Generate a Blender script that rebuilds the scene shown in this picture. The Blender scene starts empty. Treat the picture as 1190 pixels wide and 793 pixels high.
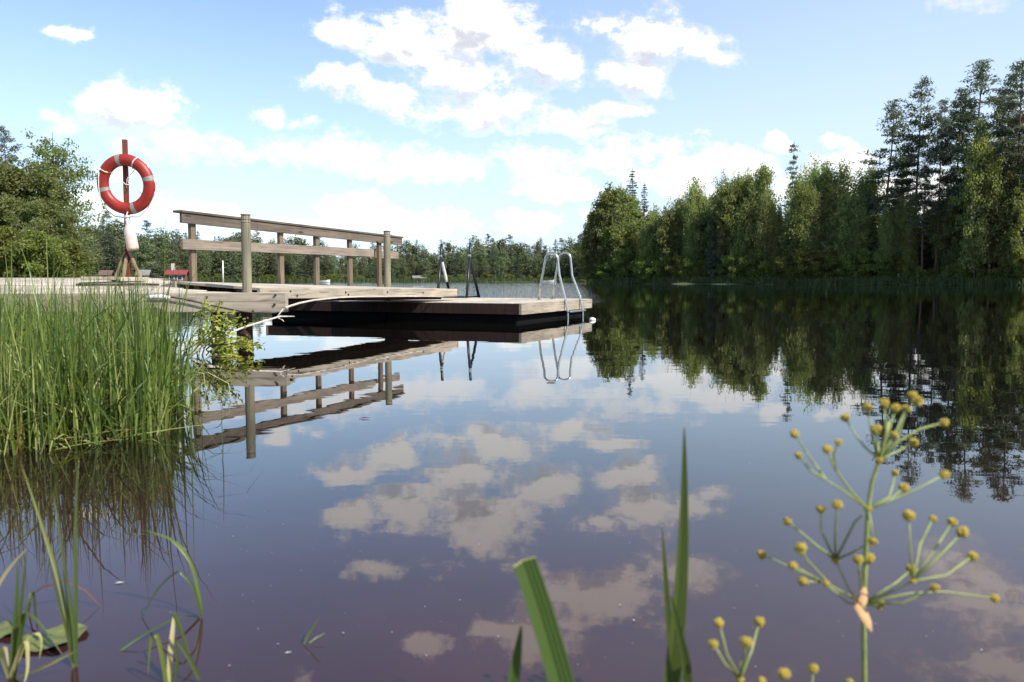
import bpy, math, random
import numpy as np
from mathutils import Vector, Matrix

R = math.radians
random.seed(7)
RNG = np.random.default_rng(11)
SC = bpy.context.scene
COL = SC.collection

# ------------------------------------------------------------------ camera numbers
F = 950.0
PITCH = math.atan(71.5 / F)
CZ = 0.65


def at(px, py, D):
    """world point seen at photo pixel (px, py) that lies D metres in front of the camera"""
    x = (px - 595) / F
    y = (396.5 - py) / F
    dy = math.cos(PITCH) + y * math.sin(PITCH)
    dz = -math.sin(PITCH) + y * math.cos(PITCH)
    s = D / dy
    return Vector((x * s, D, CZ + dz * s))


def on_water(px, py, z=0.0):
    y = (396.5 - py) / F
    dy = math.cos(PITCH) + y * math.sin(PITCH)
    dz = -math.sin(PITCH) + y * math.cos(PITCH)
    s = (z - CZ) / dz
    return Vector(((px - 595) / F * s, dy * s, z))


def az_el(px, py):
    p = at(px, py, 1.0)
    d = Vector((p.x, p.y, p.z - CZ)).normalized()
    return math.atan2(d.x, d.y), math.asin(d.z)


# ------------------------------------------------------------------ object helpers
def tag(o, label=None, cat=None, group=None, kind=None):
    if label: o['label'] = label
    if cat: o['category'] = cat
    if group: o['group'] = group
    if kind: o['kind'] = kind
    return o


def empty(name, loc=(0, 0, 0), rz=0.0):
    o = bpy.data.objects.new(name, None)
    o.empty_display_size = 0.1
    COL.objects.link(o)
    o.location = loc
    o.rotation_euler = (0, 0, rz)
    return o


def thing(name, label, cat, loc=(0, 0, 0), rz=0.0, group=None):
    return tag(empty(name, loc, rz), label, cat, group)


class MB:
    def __init__(s):
        s.v = []; s.f = []; s.m = []; s.mi = 0

    def _add(s, vs, fs):
        b = len(s.v)
        s.v.extend(tuple(p) for p in vs)
        for f in fs:
            s.f.append(tuple(i + b for i in f)); s.m.append(s.mi)

    def box(s, c, size, rot=None):
        hx, hy, hz = size[0] / 2, size[1] / 2, size[2] / 2
        vs = [Vector((x, y, z)) for x in (-hx, hx) for y in (-hy, hy) for z in (-hz, hz)]
        if rot is not None: vs = [rot @ p for p in vs]
        c = Vector(c)
        s.hexa([p + c for p in vs])

    def hexa(s, p):
        # p ordered x-,x+ / y-,y+ / z-,z+
        s._add(p, [(0, 1, 3, 2), (4, 6, 7, 5), (0, 4, 5, 1), (2, 3, 7, 6), (0, 2, 6, 4), (1, 5, 7, 3)])

    def beam(s, a, b, w, h, up=(0, 0, 1)):
        """straight board from a to b, w wide across, h high along up"""
        a = Vector(a); b = Vector(b); d = (b - a).normalized()
        up = Vector(up); side = d.cross(up).normalized(); upp = side.cross(d).normalized()
        pts = []
        for e in (a, b):
            for sx in (-1, 1):
                for sz in (-1, 1):
                    pts.append(e + side * (sx * w / 2) + upp * (sz * h / 2))
        s.hexa(pts)

    def tube(s, path, radii, n=8, cap=True):
        path = [Vector(p) for p in path]
        if not hasattr(radii, '__len__'): radii = [radii] * len(path)
        rings = []
        ref = None
        for i, p in enumerate(path):
            a = path[max(i - 1, 0)]; b = path[min(i + 1, len(path) - 1)]
            d = (b - a)
            d = d.normalized() if d.length > 1e-9 else Vector((0, 0, 1))
            if ref is None:
                ref = Vector((1, 0, 0)) if abs(d.x) < 0.8 else Vector((0, 1, 0))
            u = (ref - d * ref.dot(d)).normalized(); w = d.cross(u); ref = u
            rings.append([p + (u * math.cos(t) + w * math.sin(t)) * radii[i] for t in [2 * math.pi * k / n for k in range(n)]])
        vs = [q for r in rings for q in r]
        fs = []
        for i in range(len(path) - 1):
            for k in range(n):
                k2 = (k + 1) % n
                fs.append((i * n + k, i * n + k2, (i + 1) * n + k2, (i + 1) * n + k))
        if cap:
            fs.append(tuple(range(n - 1, -1, -1)))
            fs.append(tuple((len(path) - 1) * n + k for k in range(n)))
        s._add(vs, fs)

    def blade(s, path, widths, side, fold=0.0):
        """a leaf strip along path, V-folded by fold; side = direction across"""
        path = [Vector(p) for p in path]
        side = Vector(side)
        vs = []
        for i, p in enumerate(path):
            a = path[max(i - 1, 0)]; b = path[min(i + 1, len(path) - 1)]
            d = (b - a).normalized()
            sd = (side - d * side.dot(d))
            sd = sd.normalized() if sd.length > 1e-6 else Vector((1, 0, 0))
            nn = sd.cross(d)
            w = widths[i] / 2
            vs += [p - sd * w + nn * (fold * w), p, p + sd * w + nn * (fold * w)]
        fs = []
        for i in range(len(path) - 1):
            b = i * 3
            fs += [(b, b + 1, b + 4, b + 3), (b + 1, b + 2, b + 5, b + 4)]
        s._add(vs, fs)

    def ribbed(s, path, widths, side, fold, ncol=13, rib=0.0007, tip=None):
        path = [Vector(p) for p in path]; side = Vector(side); vs = []
        for i, p in enumerate(path):
            a = path[max(i - 1, 0)]; b = path[min(i + 1, len(path) - 1)]
            d = (b - a).normalized(); sd = (side - d * side.dot(d)).normalized(); nn = sd.cross(d)
            for j in range(ncol):
                u = 2 * j / (ncol - 1) - 1
                vs.append(p + sd * (u * widths[i] / 2) + nn * (fold * abs(u) * widths[i] / 2 + (rib if j % 2 else 0) * min(1, widths[i] / 0.012)))
        b0 = len(s.v); s.v.extend(tuple(p) for p in vs)
        for i in range(len(path) - 1):
            for j in range(ncol - 1):
                q_ = b0 + i * ncol + j
                s.f.append((q_, q_ + 1, q_ + ncol + 1, q_ + ncol)); s.m.append(1 if tip and i >= len(path) - 1 - tip else 0)

    def ball(s, c, r, nu=10, nv=7, lump=0.0, seed=0):
        rr = random.Random(seed)
        c = Vector(c); vs = []
        if not hasattr(r, '__len__'): r = (r, r, r)
        vs.append(c + Vector((0, 0, -r[2])))
        for j in range(1, nv):
            t = math.pi * j / nv - math.pi / 2
            for k in range(nu):
                a = 2 * math.pi * k / nu
                q = 1 + lump * (rr.random() - 0.5)
                vs.append(c + Vector((r[0] * math.cos(t) * math.cos(a) * q, r[1] * math.cos(t) * math.sin(a) * q, r[2] * math.sin(t) * q)))
        vs.append(c + Vector((0, 0, r[2])))
        fs = []
        for k in range(nu):
            k2 = (k + 1) % nu
            fs.append((0, 1 + k2, 1 + k))
            for j in range(nv - 2):
                a = 1 + j * nu
                fs.append((a + k, a + k2, a + nu + k2, a + nu + k))
            a = 1 + (nv - 2) * nu
            fs.append((a + k, a + k2, len(vs) - 1))
        s._add(vs, fs)

    def torus(s, R_, r, mat, nu=64, nv=18, a0=0.0, a1=2 * math.pi, flat=1.0):
        full = abs(a1 - a0 - 2 * math.pi) < 1e-6
        vs = []
        cnt = nu if full else nu + 1
        for i in range(cnt):
            a = a0 + (a1 - a0) * i / nu
            for j in range(nv):
                t = 2 * math.pi * j / nv
                rr = R_ + r * math.cos(t)
                vs.append(mat @ Vector((rr * math.cos(a), r * flat * math.sin(t), rr * math.sin(a))))
        fs = []
        for i in range(nu):
            i2 = (i + 1) % cnt
            for j in range(nv):
                j2 = (j + 1) % nv
                fs.append((i * nv + j, i * nv + j2, i2 * nv + j2, i2 * nv + j))
        s._add(vs, fs)

    def mesh(s, name, mats, smooth=False):
        me = bpy.data.meshes.new(name)
        me.from_pydata(s.v, [], s.f)
        for m in (mats if isinstance(mats, (list, tuple)) else [mats]): me.materials.append(m)
        if s.m and max(s.m) > 0: me.polygons.foreach_set('material_index', s.m)
        if smooth: me.polygons.foreach_set('use_smooth', [True] * len(me.polygons))
        me.update()
        return me

    def build(s, name, mats, parent=None, smooth=False, bevel=0.0):
        me = s.mesh(name, mats, smooth)
        o = bpy.data.objects.new(name, me)
        COL.objects.link(o)
        if parent is not None: o.parent = parent
        if bevel:
            b = o.modifiers.new('bevel', 'BEVEL'); b.width = bevel; b.segments = 2; b.limit_method = 'ANGLE'
        return o


def np_mesh(name, V, n_per_face, mats, mat_idx=None):
    """mesh of loose polygons with n_per_face corners each; V is (faces*n, 3)"""
    me = bpy.data.meshes.new(name)
    nv = len(V); nf = nv // n_per_face
    me.vertices.add(nv); me.vertices.foreach_set('co', np.asarray(V, dtype=np.float32).ravel())
    me.loops.add(nv); me.loops.foreach_set('vertex_index', np.arange(nv, dtype=np.int32))
    me.polygons.add(nf)
    me.polygons.foreach_set('loop_start', np.arange(0, nv, n_per_face, dtype=np.int32))
    me.polygons.foreach_set('loop_total', np.full(nf, n_per_face, dtype=np.int32))
    for m in (mats if isinstance(mats, (list, tuple)) else [mats]): me.materials.append(m)
    if mat_idx is not None: me.polygons.foreach_set('material_index', np.asarray(mat_idx, dtype=np.int32))
    me.update(calc_edges=True)
    me.validate()
    return me


def link(name, me, parent=None):
    o = bpy.data.objects.new(name, me)
    COL.objects.link(o)
    if parent is not None: o.parent = parent
    return o


# ------------------------------------------------------------------ materials
def mat(name):
    m = bpy.data.materials.new(name); m.use_nodes = True
    nt = m.node_tree
    for n in list(nt.nodes): nt.nodes.remove(n)
    out = nt.nodes.new('ShaderNodeOutputMaterial')
    return m, nt, out


def N(nt, typ, **kw):
    n = nt.nodes.new(typ)
    for k, v in kw.items():
        if k.startswith('_'): n.inputs[k[1:]].default_value = v
        else: setattr(n, k, v)
    return n


def ramp(nt, stops, interp='LINEAR'):
    r = nt.nodes.new('ShaderNodeValToRGB'); cr = r.color_ramp; cr.interpolation = interp
    while len(cr.elements) < len(stops): cr.elements.new(0.5)
    for e, (p, c) in zip(cr.elements, stops):
        e.position = p; e.color = (c[0], c[1], c[2], 1)
    return r


def mixc(nt, a, b, fac, blend='MIX'):
    n = nt.nodes.new('ShaderNodeMix'); n.data_type = 'RGBA'; n.blend_type = blend
    for sock, v in ((n.inputs[0], fac), (n.inputs[6], a), (n.inputs[7], b)):
        if hasattr(v, 'is_output') or isinstance(v, bpy.types.NodeSocket): nt.links.new(v, sock)
        elif isinstance(v, (int, float)): sock.default_value = v
        else: sock.default_value = (v[0], v[1], v[2], 1)
    return n.outputs[2]


def mth(nt, op, a, b=None, c=None, clamp=False):
    n = nt.nodes.new('ShaderNodeMath'); n.operation = op; n.use_clamp = clamp
    for i, v in enumerate((a, b, c)):
        if v is None: continue
        if isinstance(v, (int, float)): n.inputs[i].default_value = v
        else: nt.links.new(v, n.inputs[i])
    return n.outputs[0]


def sstep(nt, v, a, b, lo=0.0, hi=1.0):
    n = nt.nodes.new('ShaderNodeMapRange'); n.interpolation_type = 'SMOOTHSTEP'
    nt.links.new(v, n.inputs[0])
    n.inputs[1].default_value = a; n.inputs[2].default_value = b; n.inputs[3].default_value = lo; n.inputs[4].default_value = hi
    return n.outputs[0]


def noise(nt, vec, scale, detail=4, rough=0.55, dist=0.0):
    n = N(nt, 'ShaderNodeTexNoise'); n.inputs['Scale'].default_value = scale
    n.inputs['Detail'].default_value = detail; n.inputs['Roughness'].default_value = rough
    n.inputs['Distortion'].default_value = dist
    if vec is not None: nt.links.new(vec, n.inputs['Vector'])
    return n


def mapping(nt, vec, scale=(1, 1, 1), loc=(0, 0, 0), rot=(0, 0, 0)):
    n = N(nt, 'ShaderNodeMapping'); nt.links.new(vec, n.inputs[0])
    n.inputs['Location'].default_value = loc; n.inputs['Rotation'].default_value = rot; n.inputs['Scale'].default_value = scale
    return n.outputs[0]


def wood(name, light, dark, axis='X', rough=0.85, vary=0.35, knots=True):
    m, nt, out = mat(name)
    tc = N(nt, 'ShaderNodeTexCoord'); geo = N(nt, 'ShaderNodeNewGeometry')
    off = N(nt, 'ShaderNodeVectorMath', operation='ADD')
    cx = N(nt, 'ShaderNodeCombineXYZ')
    sh = mth(nt, 'MULTIPLY', geo.outputs['Random Per Island'], 7.3)
    for i in range(3): nt.links.new(sh, cx.inputs[i])
    nt.links.new(tc.outputs['Object'], off.inputs[0]); nt.links.new(cx.outputs[0], off.inputs[1])
    v = off.outputs[0]
    sc = {'X': (0.9, 17, 17), 'Y': (17, 0.9, 17), 'Z': (17, 17, 0.9)}[axis]
    sc2 = tuple(q * 3.1 for q in sc)
    g1 = noise(nt, mapping(nt, v, sc), 1.0, 5, 0.65, 0.6)
    g2 = noise(nt, mapping(nt, v, sc2), 1.0, 3, 0.6)
    big = noise(nt, v, 2.2, 4, 0.6)
    c = ramp(nt, [(0.25, dark), (0.5, [(a * 2 + b) / 3 for a, b in zip(light, dark)]), (0.72, light)])
    nt.links.new(g1.outputs[0], c.inputs[0])
    f = mth(nt, 'MULTIPLY', sstep(nt, g2.outputs[0], 0.5, 0.68), 0.7)
    col = mixc(nt, c.outputs[0], [d * 0.5 for d in dark], f)
    # weather stains and per board tone
    st = sstep(nt, big.outputs[0], 0.42, 0.7)
    col = mixc(nt, col, [light[0] * 0.52, light[1] * 0.54, light[2] * 0.56], mth(nt, 'MULTIPLY', st, 0.65))
    tone = mth(nt, 'ADD', mth(nt, 'MULTIPLY', geo.outputs['Random Per Island'], vary), 1 - vary / 2)
    hsv = N(nt, 'ShaderNodeHueSaturation'); nt.links.new(col, hsv.inputs['Color']); nt.links.new(tone, hsv.inputs['Value'])
    col = hsv.outputs[0]
    if knots:
        vo = N(nt, 'ShaderNodeTexVoronoi'); vo.inputs['Scale'].default_value = 1.0
        ksc = {'X': (1.6, 6, 6), 'Y': (6, 1.6, 6), 'Z': (6, 6, 1.6)}[axis]
        nt.links.new(mapping(nt, v, ksc), vo.inputs['Vector'])
        k = sstep(nt, vo.outputs['Distance'], 0.05, 0.14, 0.7, 0.0)
        col = mixc(nt, col, [d * 0.35 for d in dark], k)
    p = N(nt, 'ShaderNodeBsdfPrincipled'); nt.links.new(col, p.inputs['Base Color'])
    p.inputs['Roughness'].default_value = rough; p.inputs['Specular IOR Level'].default_value = 0.25
    b = N(nt, 'ShaderNodeBump'); b.inputs['Strength'].default_value = 0.6; b.inputs['Distance'].default_value = 0.004
    nt.links.new(g1.outputs[0], b.inputs['Height']); nt.links.new(b.outputs[0], p.inputs['Normal'])
    nt.links.new(p.outputs[0], out.inputs[0])
    return m


def plain(name, col, rough=0.5, metal=0.0, var=0.15, scale=20, col2=None, bump=0.0, spec=0.5):
    m, nt, out = mat(name)
    tc = N(nt, 'ShaderNodeTexCoord')
    n = noise(nt, tc.outputs['Object'], scale, 5, 0.6)
    c2 = col2 or [q * (1 - var) for q in col]
    c = ramp(nt, [(0.35, c2), (0.65, col)])
    nt.links.new(n.outputs[0], c.inputs[0])
    p = N(nt, 'ShaderNodeBsdfPrincipled'); nt.links.new(c.outputs[0], p.inputs['Base Color'])
    r = mth(nt, 'ADD', mth(nt, 'MULTIPLY', n.outputs[0], 0.2), rough - 0.1)
    nt.links.new(r, p.inputs['Roughness']); p.inputs['Metallic'].default_value = metal
    p.inputs['Specular IOR Level'].default_value = spec
    if bump:
        b = N(nt, 'ShaderNodeBump'); b.inputs['Strength'].default_value = bump; b.inputs['Distance'].default_value = 0.01
        nt.links.new(n.outputs[0], b.inputs['Height']); nt.links.new(b.outputs[0], p.inputs['Normal'])
    nt.links.new(p.outputs[0], out.inputs[0])
    return m


def leafy(name, cols, trans=0.35, rough=0.6, objvar=0.25, spec=0.3):
    """leaf surface: tone differs from leaf to leaf and from plant to plant"""
    m, nt, out = mat(name)
    geo = N(nt, 'ShaderNodeNewGeometry'); oi = N(nt, 'ShaderNodeObjectInfo')
    c = ramp(nt, [(i / (len(cols) - 1), k) for i, k in enumerate(cols)])
    nt.links.new(geo.outputs['Random Per Island'], c.inputs[0])
    hsv = N(nt, 'ShaderNodeHueSaturation'); nt.links.new(c.outputs[0], hsv.inputs['Color'])
    nt.links.new(mth(nt, 'ADD', mth(nt, 'MULTIPLY', oi.outputs['Random'], 0.05), 0.475), hsv.inputs['Hue'])
    nt.links.new(mth(nt, 'ADD', mth(nt, 'MULTIPLY', oi.outputs['Random'], objvar * 2), 1 - objvar), hsv.inputs['Value'])
    p = N(nt, 'ShaderNodeBsdfPrincipled'); nt.links.new(hsv.outputs[0], p.inputs['Base Color'])
    p.inputs['Roughness'].default_value = rough; p.inputs['Specular IOR Level'].default_value = spec
    t = N(nt, 'ShaderNodeBsdfTranslucent')
    tcol = mixc(nt, hsv.outputs[0], (1.5, 1.6, 0.5), 1.0, 'MULTIPLY')
    nt.links.new(tcol, t.inputs[0])
    mx = N(nt, 'ShaderNodeMixShader'); mx.inputs[0].default_value = trans
    nt.links.new(p.outputs[0], mx.inputs[1]); nt.links.new(t.outputs[0], mx.inputs[2])
    nt.links.new(mx.outputs[0], out.inputs[0])
    return m


M = {}
M['deck'] = wood('weathered_decking', (0.58, 0.50, 0.40), (0.34, 0.285, 0.22))
M['board'] = wood('weathered_board', (0.46, 0.39, 0.30), (0.21, 0.17, 0.125))
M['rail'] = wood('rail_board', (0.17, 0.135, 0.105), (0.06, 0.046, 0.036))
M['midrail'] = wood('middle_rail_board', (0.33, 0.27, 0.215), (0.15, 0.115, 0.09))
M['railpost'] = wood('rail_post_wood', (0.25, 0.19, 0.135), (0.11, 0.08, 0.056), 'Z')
M['post'] = wood('round_post_wood', (0.27, 0.24, 0.17), (0.13, 0.112, 0.075), 'Z', knots=False)
M['redpole'] = wood('red_brown_pole', (0.24, 0.07, 0.04), (0.10, 0.03, 0.02), 'Z', knots=False)
M['pile'] = wood('wet_pile_and_shaded_beam', (0.055, 0.03, 0.022), (0.022, 0.012, 0.009), 'Z', knots=False)  # dark wet wood; on the platform's front beam the tone also carries shade
M['plank_red'] = wood('red_stained_plank', (0.30, 0.07, 0.045), (0.16, 0.04, 0.03), 'Y')
M['steel'] = plain('stainless_steel', (0.62, 0.61, 0.58), 0.28, 1.0, 0.12, 30)
M['black'] = plain('black_paint', (0.015, 0.015, 0.017), 0.4, 0.0, 0.3, 25)
M['white_tape'] = plain('pale_worn_paint', (0.62, 0.62, 0.60), 0.5, 0.0, 0.25, 40)
M['orange'] = plain('faded_red_plastic', (0.33, 0.021, 0.013), 0.45, 0.0, 0.25, 7, col2=(0.24, 0.021, 0.015))
M['reflective'] = plain('reflective_tape', (0.33, 0.32, 0.28), 0.45, 0.2, 0.35, 60)
M['rope'] = plain('white_rope', (0.68, 0.65, 0.58), 0.85, 0.0, 0.3, 90)
M['dark_rope'] = plain('dark_cable', (0.035, 0.03, 0.026), 0.6, 0.0, 0.3, 50)
M['bottle'] = plain('white_plastic_float', (0.66, 0.52, 0.47), 0.5, 0.0, 0.25, 14)
M['rust'] = plain('rusty_iron', (0.10, 0.05, 0.03), 0.8, 0.3, 0.4, 40)
M['float'] = plain('shade_black_float', (0.008, 0.008, 0.008), 0.9, 0.0, 0.3, 8, spec=0.08)  # near-black, so the colour itself gives the deep shade under the deck
M['bare_stick'] = wood('bare_bleached_wood', (0.66, 0.58, 0.50), (0.44, 0.36, 0.30), knots=False)
M['bark_pine'] = plain('pine_bark', (0.15, 0.085, 0.055), 0.9, 0, 0.5, 6, bump=0.5)
M['bark_dark'] = plain('dark_bark', (0.075, 0.058, 0.045), 0.9, 0, 0.5, 6, bump=0.5)
M['bark_birch'] = plain('birch_bark', (0.38, 0.36, 0.32), 0.85, 0, 0.7, 5, col2=(0.09, 0.08, 0.07))
M['needles_pine'] = leafy('pine_needles', [(0.072, 0.097, 0.073), (0.112, 0.135, 0.101), (0.160, 0.173, 0.127)], 0.34, 0.6, 0.2)
M['needles_spruce'] = leafy('spruce_needles', [(0.059, 0.087, 0.062), (0.089, 0.119, 0.078), (0.132, 0.152, 0.100)], 0.3, 0.6, 0.2)
M['leaf_birch'] = leafy('birch_leaves', [(0.166, 0.189, 0.083), (0.240, 0.260, 0.113), (0.310, 0.320, 0.155)], 0.54, 0.55, 0.22)
M['leaf_alder'] = leafy('alder_leaves', [(0.122, 0.149, 0.066), (0.184, 0.210, 0.088), (0.252, 0.267, 0.116)], 0.5, 0.55, 0.22)
M['leaf_bush'] = leafy('willow_leaves', [(0.119, 0.145, 0.043), (0.178, 0.207, 0.058), (0.238, 0.259, 0.081)], 0.5, 0.55, 0.22)
M['leaf_yellow'] = leafy('yellow_green_leaves', [(0.130, 0.217, 0.024), (0.260, 0.319, 0.042), (0.390, 0.392, 0.060)], 0.35, 0.45, 0.1)
M['far_mix'] = leafy('far_foliage', [(0.093, 0.121, 0.069), (0.140, 0.164, 0.091), (0.194, 0.209, 0.120)], 0.36, 0.6, 0.3)
M['blade'] = leafy('reed_blades', [(0.035, 0.053, 0.010), (0.065, 0.093, 0.014), (0.101, 0.133, 0.022), (0.149, 0.180, 0.033), (0.270, 0.267, 0.077)], 0.26, 0.42, 0.0, 0.45)
M['blade_pale'] = leafy('pale_reed_blades', [(0.24, 0.25, 0.07), (0.38, 0.36, 0.15), (0.48, 0.42, 0.22)], 0.3, 0.5, 0.0)
M['blade_brown'] = leafy('brown_dead_blades', [(0.07, 0.03, 0.015), (0.13, 0.06, 0.028), (0.20, 0.11, 0.05)], 0.2, 0.6, 0.0)
M['sedge'] = leafy('sedge_leaf', [(0.048, 0.076, 0.020), (0.081, 0.108, 0.028)], 0.34, 0.36, 0.1, 0.5)
M['stem_green'] = plain('plantain_stem', (0.27, 0.32, 0.09), 0.5, 0, 0.35, 60)
M['bud'] = plain('plantain_bud', (0.66, 0.47, 0.06), 0.6, 0, 0.4, 160, col2=(0.42, 0.34, 0.05), bump=0.6)
M['bract'] = plain('dry_bract', (0.55, 0.32, 0.13), 0.65, 0, 0.3, 90)
M['lily'] = plain('lily_pad', (0.15, 0.165, 0.04), 0.55, 0, 0.45, 34, col2=(0.075, 0.085, 0.025))
M['brown_leaf'] = plain('dead_leaf', (0.08, 0.035, 0.022), 0.6, 0, 0.4, 30)
M['speck'] = plain('floating_fluff', (0.45, 0.44, 0.40), 0.8, 0, 0.3, 60)
M['shore_grass'] = leafy('shore_grass_blades', [(0.039, 0.059, 0.019), (0.066, 0.095, 0.029), (0.110, 0.126, 0.048)], 0.25, 0.6, 0.0)
M['red_roof'] = plain('red_sheet_roof', (0.24, 0.045, 0.038), 0.5, 0, 0.2, 3)
M['grey_roof'] = plain('grey_felt_roof', (0.22, 0.22, 0.21), 0.85, 0, 0.3, 3)
M['brown_roof'] = plain('brown_tile_roof', (0.15, 0.09, 0.07), 0.8, 0, 0.3, 3)
M['hut_wall'] = wood('hut_cladding', (0.20, 0.12, 0.08), (0.10, 0.06, 0.04), 'Z', knots=False)
M['hut_pale'] = wood('pale_cladding', (0.55, 0.52, 0.46), (0.38, 0.36, 0.32), 'Z', knots=False)
M['glass_dark'] = plain('dark_window_glass', (0.03, 0.035, 0.04), 0.1, 0, 0.2, 5)
M['white_paint'] = plain('white_paint', (0.75, 0.75, 0.73), 0.45, 0, 0.1, 12)

# ground
m, nt, out = mat('shore_soil')
geo = N(nt, 'ShaderNodeNewGeometry')
n1 = noise(nt, geo.outputs['Position'], 0.35, 6, 0.6); n2 = noise(nt, geo.outputs['Position'], 9.0, 5, 0.65)
c1 = ramp(nt, [(0.3, (0.035, 0.05, 0.018)), (0.5, (0.06, 0.075, 0.025)), (0.7, (0.10, 0.085, 0.05))])
nt.links.new(n1.outputs[0], c1.inputs[0])
c2 = mixc(nt, c1.outputs[0], (0.045, 0.03, 0.018), sstep(nt, n2.outputs[0], 0.45, 0.7))
p = N(nt, 'ShaderNodeBsdfPrincipled'); nt.links.new(c2, p.inputs['Base Color']); p.inputs['Roughness'].default_value = 0.95
b = N(nt, 'ShaderNodeBump'); b.inputs['Distance'].default_value = 0.03; nt.links.new(n2.outputs[0], b.inputs['Height']); nt.links.new(b.outputs[0], p.inputs['Normal'])
nt.links.new(p.outputs[0], out.inputs[0]); M['soil'] = m

# lake water: peaty brown body under a mirror surface, tiny ripples, wind-ruffled patch far out
m, nt, out = mat('peaty_lake_water')
geo = N(nt, 'ShaderNodeNewGeometry'); pos = geo.outputs['Position']
sep = N(nt, 'ShaderNodeSeparateXYZ'); nt.links.new(pos, sep.inputs[0])
r1 = noise(nt, mapping(nt, pos, (0.55, 1.0, 1)), 2.6, 3, 0.5, 0.3)
r2 = noise(nt, mapping(nt, pos, (0.35, 0.9, 1)), 0.8, 2, 0.5, 0.2)
r3 = noise(nt, mapping(nt, pos, (0.5, 1.0, 1)), 5.5, 3, 0.55, 0.2)
patch = noise(nt, mapping(nt, pos, (0.03, 0.085, 1)), 1.0, 3, 0.55)
far = sstep(nt, sep.outputs[1], 18, 60)
open_w = mth(nt, 'MULTIPLY', sstep(nt, sep.outputs[1], 17, 26), sstep(nt, mth(nt, 'SUBTRACT', sep.outputs[0], mth(nt, 'MULTIPLY', sep.outputs[1], 0.09)), -0.5, 1.6, 1.0, 0.0))
streak = mth(nt, 'MULTIPLY', sstep(nt, patch.outputs[0], 0.54, 0.66), sstep(nt, sep.outputs[1], 28, 42))
ruff = mth(nt, 'MAXIMUM', open_w, mth(nt, 'MULTIPLY', streak, 0.55))
near = mth(nt, 'ADD', mth(nt, 'MULTIPLY', far, 1.3), 0.7)
h = mth(nt, 'ADD', mth(nt, 'MULTIPLY', r1.outputs[0], mth(nt, 'MULTIPLY', near, 0.0011)), mth(nt, 'MULTIPLY', r2.outputs[0], mth(nt, 'MULTIPLY', near, 0.0032)))
h = mth(nt, 'ADD', h, mth(nt, 'MULTIPLY', r3.outputs[0], mth(nt, 'MULTIPLY', ruff, 0.022)))
bump = N(nt, 'ShaderNodeBump'); bump.inputs['Strength'].default_value = 1.0; bump.inputs['Distance'].default_value = 1.0
nt.links.new(h, bump.inputs['Height'])
murk = noise(nt, pos, 1.3, 4, 0.6)
cw = ramp(nt, [(0.35, (0.030, 0.011, 0.012)), (0.65, (0.044, 0.016, 0.0165))])
nt.links.new(murk.outputs[0], cw.inputs[0])
shal = sstep(nt, sep.outputs[1], 1.3, 3.4, 1.0, 0.0)
cwm = mixc(nt, (0.0055, 0.0048, 0.0035), cw.outputs[0], shal)
p = N(nt, 'ShaderNodeBsdfPrincipled'); nt.links.new(cwm, p.inputs['Base Color'])
p.inputs['Roughness'].default_value = 0.0; p.inputs['IOR'].default_value = 1.58
nt.links.new(bump.outputs[0], p.inputs['Normal'])
nt.links.new(p.outputs[0], out.inputs[0]); M['water'] = m

# ------------------------------------------------------------------ ground and lake
SHORE = [(-5.1, 10.6), (-9, 16), (-17, 30), (-21, 40), (-27, 50), (-48, 80), (-90, 130), (-100, 165), (-82, 195), (-33, 226), (20, 232), (48, 214), (38, 172),
         (16, 139), (13.2, 130), (24, 116), (38, 105), (55, 88), (72, 55), (60, 8), (20, -5), (4, -0.6), (1.2, 0.22), (-1.0, 0.32), (-2.2, 1.2), (-3.2, 2.2),
         (-4.2, 3.5), (-4.8, 5.5), (-5.2, 7.5)]


def shore_dist(X, Y):
    """signed distance to the shoreline, positive on land"""
    d = np.full(X.shape, 1e9); inside = np.zeros(X.shape, bool)
    n = len(SHORE)
    for i in range(n):
        ax, ay = SHORE[i]; bx, by = SHORE[(i + 1) % n]
        ex, ey = bx - ax, by - ay
        t = np.clip(((X - ax) * ex + (Y - ay) * ey) / (ex * ex + ey * ey), 0, 1)
        d = np.minimum(d, np.hypot(X - ax - t * ex, Y - ay - t * ey))
        cond = (ay > Y) != (by > Y)
        with np.errstate(divide='ignore', invalid='ignore'):
            xi = ax + (Y - ay) * ex / (ey if ey else 1e-9)
        inside ^= cond & (X < xi)
    return np.where(inside, -d, d)


def ground_z(X, Y):
    X = np.asarray(X, float); Y = np.asarray(Y, float)
    d = shore_dist(X, Y)
    near = np.clip(1 - np.hypot(X + 4, Y - 5) / 30, 0, 1)
    bank = 0.42 * (1 - np.exp(-np.maximum(d, 0) / 1.6))
    hill = np.where(d > 3, (d - 3) * 0.045 * (1 - near), 0)
    hill = 9.0 * (1 - np.exp(-hill / 9.0))
    bump_ = 0.05 * np.sin(X * 1.7 + Y * 0.6) * np.sin(Y * 1.3 - X * 0.4) * np.clip(d / 2, 0, 1)
    return np.where(d > 0, bank + hill + bump_, -0.9 * (1 - np.exp(d / 2.0)))


def axis(lo, hi, c, n, k):
    t = np.linspace(-1, 1, n)
    s = np.sinh(k * t) / np.sinh(k)
    return np.where(s < 0, c + s * (c - lo), c + s * (hi - c))


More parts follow.
